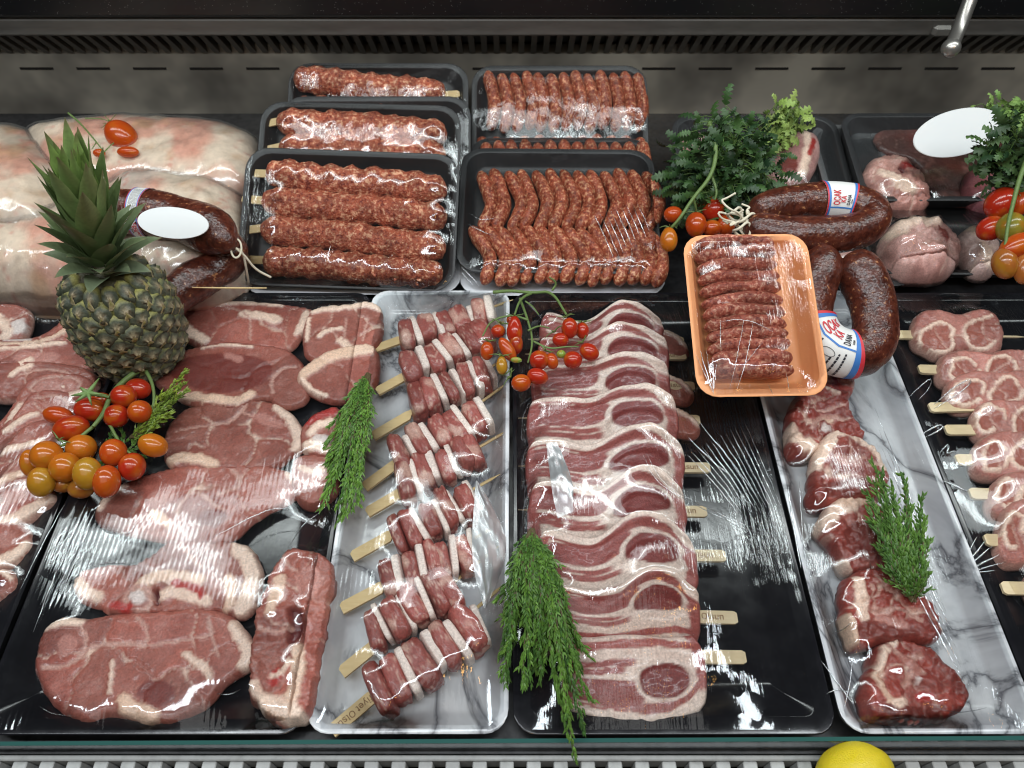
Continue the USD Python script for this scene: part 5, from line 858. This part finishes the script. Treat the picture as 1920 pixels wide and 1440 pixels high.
sprig('cypress_sprig', 'small yellow green sprig tip sticking out right of the tomato vine', fan((245, 820), tips, .035, .05, 4, 14), 804, np.array([.10,.17,.025]), np.array([.22,.30,.035]), tw=.014)
tips = [(205,815),(225,800),(260,820),(275,850),(240,840),(200,870),(255,860)]
sprig('cypress_sprig', 'dark green sprig end peeping out under the tomato vine', fan((225, 860), tips, .028, .03, 4, 15), 805, DG, MG * .7, tw=.014)
# ---------------------------------------------------------------- leafy herb bunches
def herb(name, label, cat, stems, nleaf, spread, size, c1, c2, seed, lobes=5):
    rg = np.random.default_rng(seed); S, V, Fc, C, nv = [], [], [], [], 0
    for st in stems:
        p = spline(np.array(st), 20); S.append(tube(p, np.linspace(.0022, .0008, 20), 6))
        for _ in range(nleaf):
            k = rg.integers(5, 20); o = p[k] + rg.normal(0, spread, 3) * [1, .8, .8]; S.append(tube(spline(np.array([p[k], (p[k] + o) / 2 + [0, 0, .006], o]), 6), .0005, 4)); d = o - p[k] + rg.normal(0, .01, 3) + np.array([0, 0, -.004]); d /= np.linalg.norm(d) + 1e-9; nr = rg.normal(0, .6, 3) + np.array([0, -.5, .8]); nr -= d * (nr @ d); nr /= np.linalg.norm(nr); sd = np.cross(d, nr); L = size * rg.uniform(.6, 1.3); c = (c1 + (c2 - c1) * rg.uniform(0, 1)) * rg.uniform(.7, 1.25)
            n = lobes; prof = []
            for i in range(n): prof += [((i + .15) / n, .10), ((i + .75) / n, .36 * (1 - abs(i / n - .3)))]
            prof = [(0, .02)] + prof + [(1.0, .02)]; mid = [o + d * L * x + nr * L * .25 * math.sin(x * 2.6) for x, _ in prof]; b = nv
            for (x, w), m in zip(prof, mid): V.extend([m + sd * w * L - nr * L * w * .25, m, m - sd * w * L - nr * L * w * .25]); C.extend([c, c * .8, c]); nv += 3
            for i in range(len(prof) - 1):
                q = b + i * 3
                for z in (0, 1): Fc.extend([[q + z, q + z + 1, q + z + 4], [q + z, q + z + 4, q + z + 3]])
    t = thing(name, label, cat, np.array(stems[0][0]), None); part(t, 'stem', cat_(S), LEAFM, np.array([.10, .17, .04])); part(t, 'foliage', (np.array(V), np.array(Fc)), LEAFM, np.array(C), smooth=True, kind='stuff')
def hs(tips, root, y0, y1): 
    out = []
    for x, y in tips:
        a, b = aty(root[0], root[1], y0), aty(x, y, y1); m = (a + b) / 2 + [(x - root[0]) * .00012, 0, .012]; out.append([a, m, b])
    return out
herb('herb_bunch', 'tall dark green leafy herb bunch standing above the short tomato vine', 'herbs', hs([(1300,285),(1325,255),(1352,228),(1380,236),(1405,252),(1428,280),(1436,312),(1420,335),(1305,315),(1278,350),(1360,270),(1395,292),(1340,310),(1375,335),(1285,310)], (1345, 400), .72, .80), 66, .0135, .019, np.array([.014,.038,.016]), np.array([.055,.12,.030]), 31)
herb('lettuce_tuft', 'pale yellow green leaf tuft behind the tall herb bunch', 'leaves', hs([(1455,205),(1480,200),(1500,215),(1470,225),(1490,235)], (1452, 275), .87, .90), 26, .007, .018, np.array([.22,.34,.07]), np.array([.36,.46,.13]), 32, 4)
herb('herb_bunch', 'dark green leaf spray above the hanging tomatoes at the right edge', 'herbs', hs([(1845,265),(1870,290),(1900,250),(1925,270),(1850,310),(1890,320),(1920,230)], (1930, 350), .74, .74), 34, .011, .021, np.array([.022,.055,.022]), np.array([.08,.15,.045]), 33)
herb('lettuce_tuft', 'pale green leaf tuft above the oval card at the right', 'leaves', hs([(1845,200),(1870,195),(1895,200),(1910,210)], (1885, 255), .86, .89), 26, .007, .018, np.array([.16,.30,.07]), np.array([.28,.42,.12]), 34, 4)
# ---------------------------------------------------------------- cling film over the trays
FSPEC = {'A': (TA, FILM_A), 'B': (TB, FILM_A), 'C': (TC, FILM_A), 'D': (TD, FILM_B), 'E': (TE, FILM_B), 'F': (TF, FILM_B)}
for k, (t, m) in FSPEC.items():
    x0, x1, y0, y1, zr = t.box; e = .004; v, f = drape(np.vstack(OBST[k]), (x0 + e, x1 - e, y0 + e, y1 - e, zr + .0005), .0045, 420, .0014)
    pg = Polygon(rrect(x1 - x0 - 2 * e, y1 - y0 - 2 * e, .018)); c = v[f].mean(1); f = f[shapely.contains_xy(pg, c[:, 0] - (x0 + x1) / 2, c[:, 1] - (y0 + y1) / 2)]
    t.filmv = v[np.unique(f)]; part(t, 'cling_film', (v, f), m)
# ---------------------------------------------------------------- creases and folds of the cling film
CREASE = M_('film_crease', {'t': ('transparent_bsdf', {'color': (.96, .97, .98)}), 'g': ('glossy_bsdf', {'color': (.95, .98, 1.), 'roughness': .22}), 'm': ('mix_closure', {'fac': .42})}, [('t.BSDF', 'm.closure1'), ('g.BSDF', 'm.closure2')], 'm.closure')
FOLD = film('film_fold', 90., 14., .2, .0006, .16, .30, .20, 6.0)
def onfilm(fv, pts):
    d = ray(*np.array(pts, float).T); d /= np.linalg.norm(d, axis=1, keepdims=True); w = fv - C0; w = w / np.linalg.norm(w, axis=1, keepdims=True); k = cKDTree(w).query(d)[1]; dist = np.linalg.norm(fv[k] - C0, axis=1)
    return C0 + d * (dist - .0012)[:, None]
def creases(t, fv, lines, r=.00055, seed=0):
    rg = np.random.default_rng(seed); ms = []
    for ln in lines:
        a = resample(chaikin(np.array(ln, float), 1, False), 9.0); a = a + rg.normal(0, .7, a.shape); p = onfilm(fv, a); p[1:-1] = .25 * p[:-2] + .5 * p[1:-1] + .25 * p[2:] if len(p) > 2 else p[1:-1]
        s = np.linspace(0, 1, len(p)); ms.append(tube(p, r * rg.uniform(.5, 1.3) * np.clip(np.sin(s * 3.14) + .15, .1, 1), 5))
    part(t, 'film_crease', cat_(ms), CREASE, kind='stuff')
creases(TD, TD.filmv, [[(1288 + 9 * i, 852 - 5 * i), (1340 + 7.5 * i, 905 - 3 * i), (1385 + 6.5 * i, 965 - 1.5 * i)] for i in range(13)] + [[(1205,850),(1225,900),(1290,940),(1380,985),(1470,1015)], [(1212,850),(1240,905),(1300,940),(1380,978),(1460,1005)], [(1290,820),(1330,860),(1380,900)], [(1310,790),(1360,850),(1420,930)]], .0006, 1)
creases(TE, TE.filmv, [[(1640 + 7 * i, 765 + 38 * i), (1690 + 8 * i, 890 + 36 * i), (1738 + 9 * i, 1010 + 34 * i)] for i in range(9)] + [[(1476,905),(1488,990),(1502,1065)], [(1498,902),(1504,990),(1514,1080)], [(1560,1188),(1585,1180),(1595,1166)], [(1540,1240),(1570,1280),(1600,1320)], [(1550,1300),(1575,1290),(1598,1300)], [(1600,1230),(1592,1290),(1580,1340)], [(1760,1330),(1810,1338),(1850,1326)]], .0007, 2)
creases(TF, TF.filmv, [[(1795,1080), q] for q in ((1882,1054),(1874,1040),(1860,1024),(1850,1010),(1832,1004),(1866,1068),(1815,1008),(1800,1015),(1842,1062))] + [[(1740,768),(1800,716),(1832,708),(1790,745),(1740,772)], [(1710,826),(1765,792),(1775,800),(1715,830)], [(1760,850),(1785,822),(1770,860),(1790,840),(1795,852)], [(1735,895),(1780,905),(1815,922)], [(1700,748),(1745,706),(1752,716),(1722,750)], [(1730,905),(1770,985),(1795,1080)], [(1745,905),(1790,1000),(1830,1090)]], .0009, 3)
creases(TB, TB.filmv, [[(124,940),(80,1020),(38,1105)], [(166,935),(110,1060),(62,1185)], [(182,950),(135,1050),(92,1135)], [(75,1325),(100,1340),(140,1342)], [(405,1300),(430,1304),(452,1292)], [(190,985),(240,1010),(260,970)], [(160,1065),(215,1050),(262,1062)], [(385,1015),(440,985),(500,955),(560,950)], [(540,1030),(560,990),(600,960)]], .0005, 4)
creases(Q1.t, Q1.filmv, [[(1115 + 10 * i, 404 - 3 * i), (1135 + 9.5 * i, 446 - 4 * i), (1152 + 8.5 * i, 487 - 6 * i)] for i in range(9)] + [[(1090,488),(1120,500),(1150,490),(1190,485),(1182,460)], [(864,500),(880,515),(896,534)], [(866,512),(878,524),(888,536)], [(880,400),(905,415),(930,408)], [(876,420),(900,432),(920,440)]], .0006, 5)
creases(OR.t, OR.filmv, [[(1338,738), q] for q in ((1304,662),(1312,656),(1324,656),(1336,668),(1344,682))] + [[(1350,600),(1352,650)], [(1396,590),(1388,640),(1368,730)], [(1412,600),(1404,660),(1380,735)], [(1430,640),(1390,690)], [(1352,604),(1400,596),(1450,622)], [(1475,700),(1480,735)], [(1440,722),(1450,738)]], .0005, 6)
def fold(t, pts, z, seed):
    rg = np.random.default_rng(seed); a = np.array(pts, float); n = len(a) // 2; L, Rr = chaikin(a[:n], 2, False), chaikin(a[n:], 2, False); m = min(len(L), len(Rr)); L, Rr = resample(L, 6.), resample(Rr, 6.); m = 14
    ip = lambda q: np.stack([np.interp(np.linspace(0, 1, m), np.linspace(0, 1, len(q)), q[:, k]) for k in (0, 1)], 1); L, Rr = ip(L), ip(Rr); V = []
    for k, s in enumerate(np.linspace(0, 1, 9)):
        q = L * (1 - s) + Rr * s; p = onfilm(t.filmv, q); p[:, 2] += z * math.sin(math.pi * s) * np.sin(np.linspace(.1, 3.04, m)) + .0008 * np.sin(np.arange(m) * 1.9 + k * .5); V.append(p)
    v = np.vstack(V); I = np.arange(9 * m).reshape(9, m); q = np.stack([I[:-1, :-1], I[1:, :-1], I[1:, 1:], I[:-1, 1:]], -1).reshape(-1, 4); part(t, 'film_fold', (v, np.vstack([q[:, [0, 1, 2]], q[:, [0, 2, 3]]])), FOLD)
fold(TC, [(892,902),(886,980),(884,1060),(908,1140), (896,902),(930,960),(958,1028),(912,1140)], .0035, 1)
fold(TD, [(1024,832),(1030,880),(1036,930),(1046,972), (1044,828),(1062,870),(1076,910),(1074,960)], .004, 2)
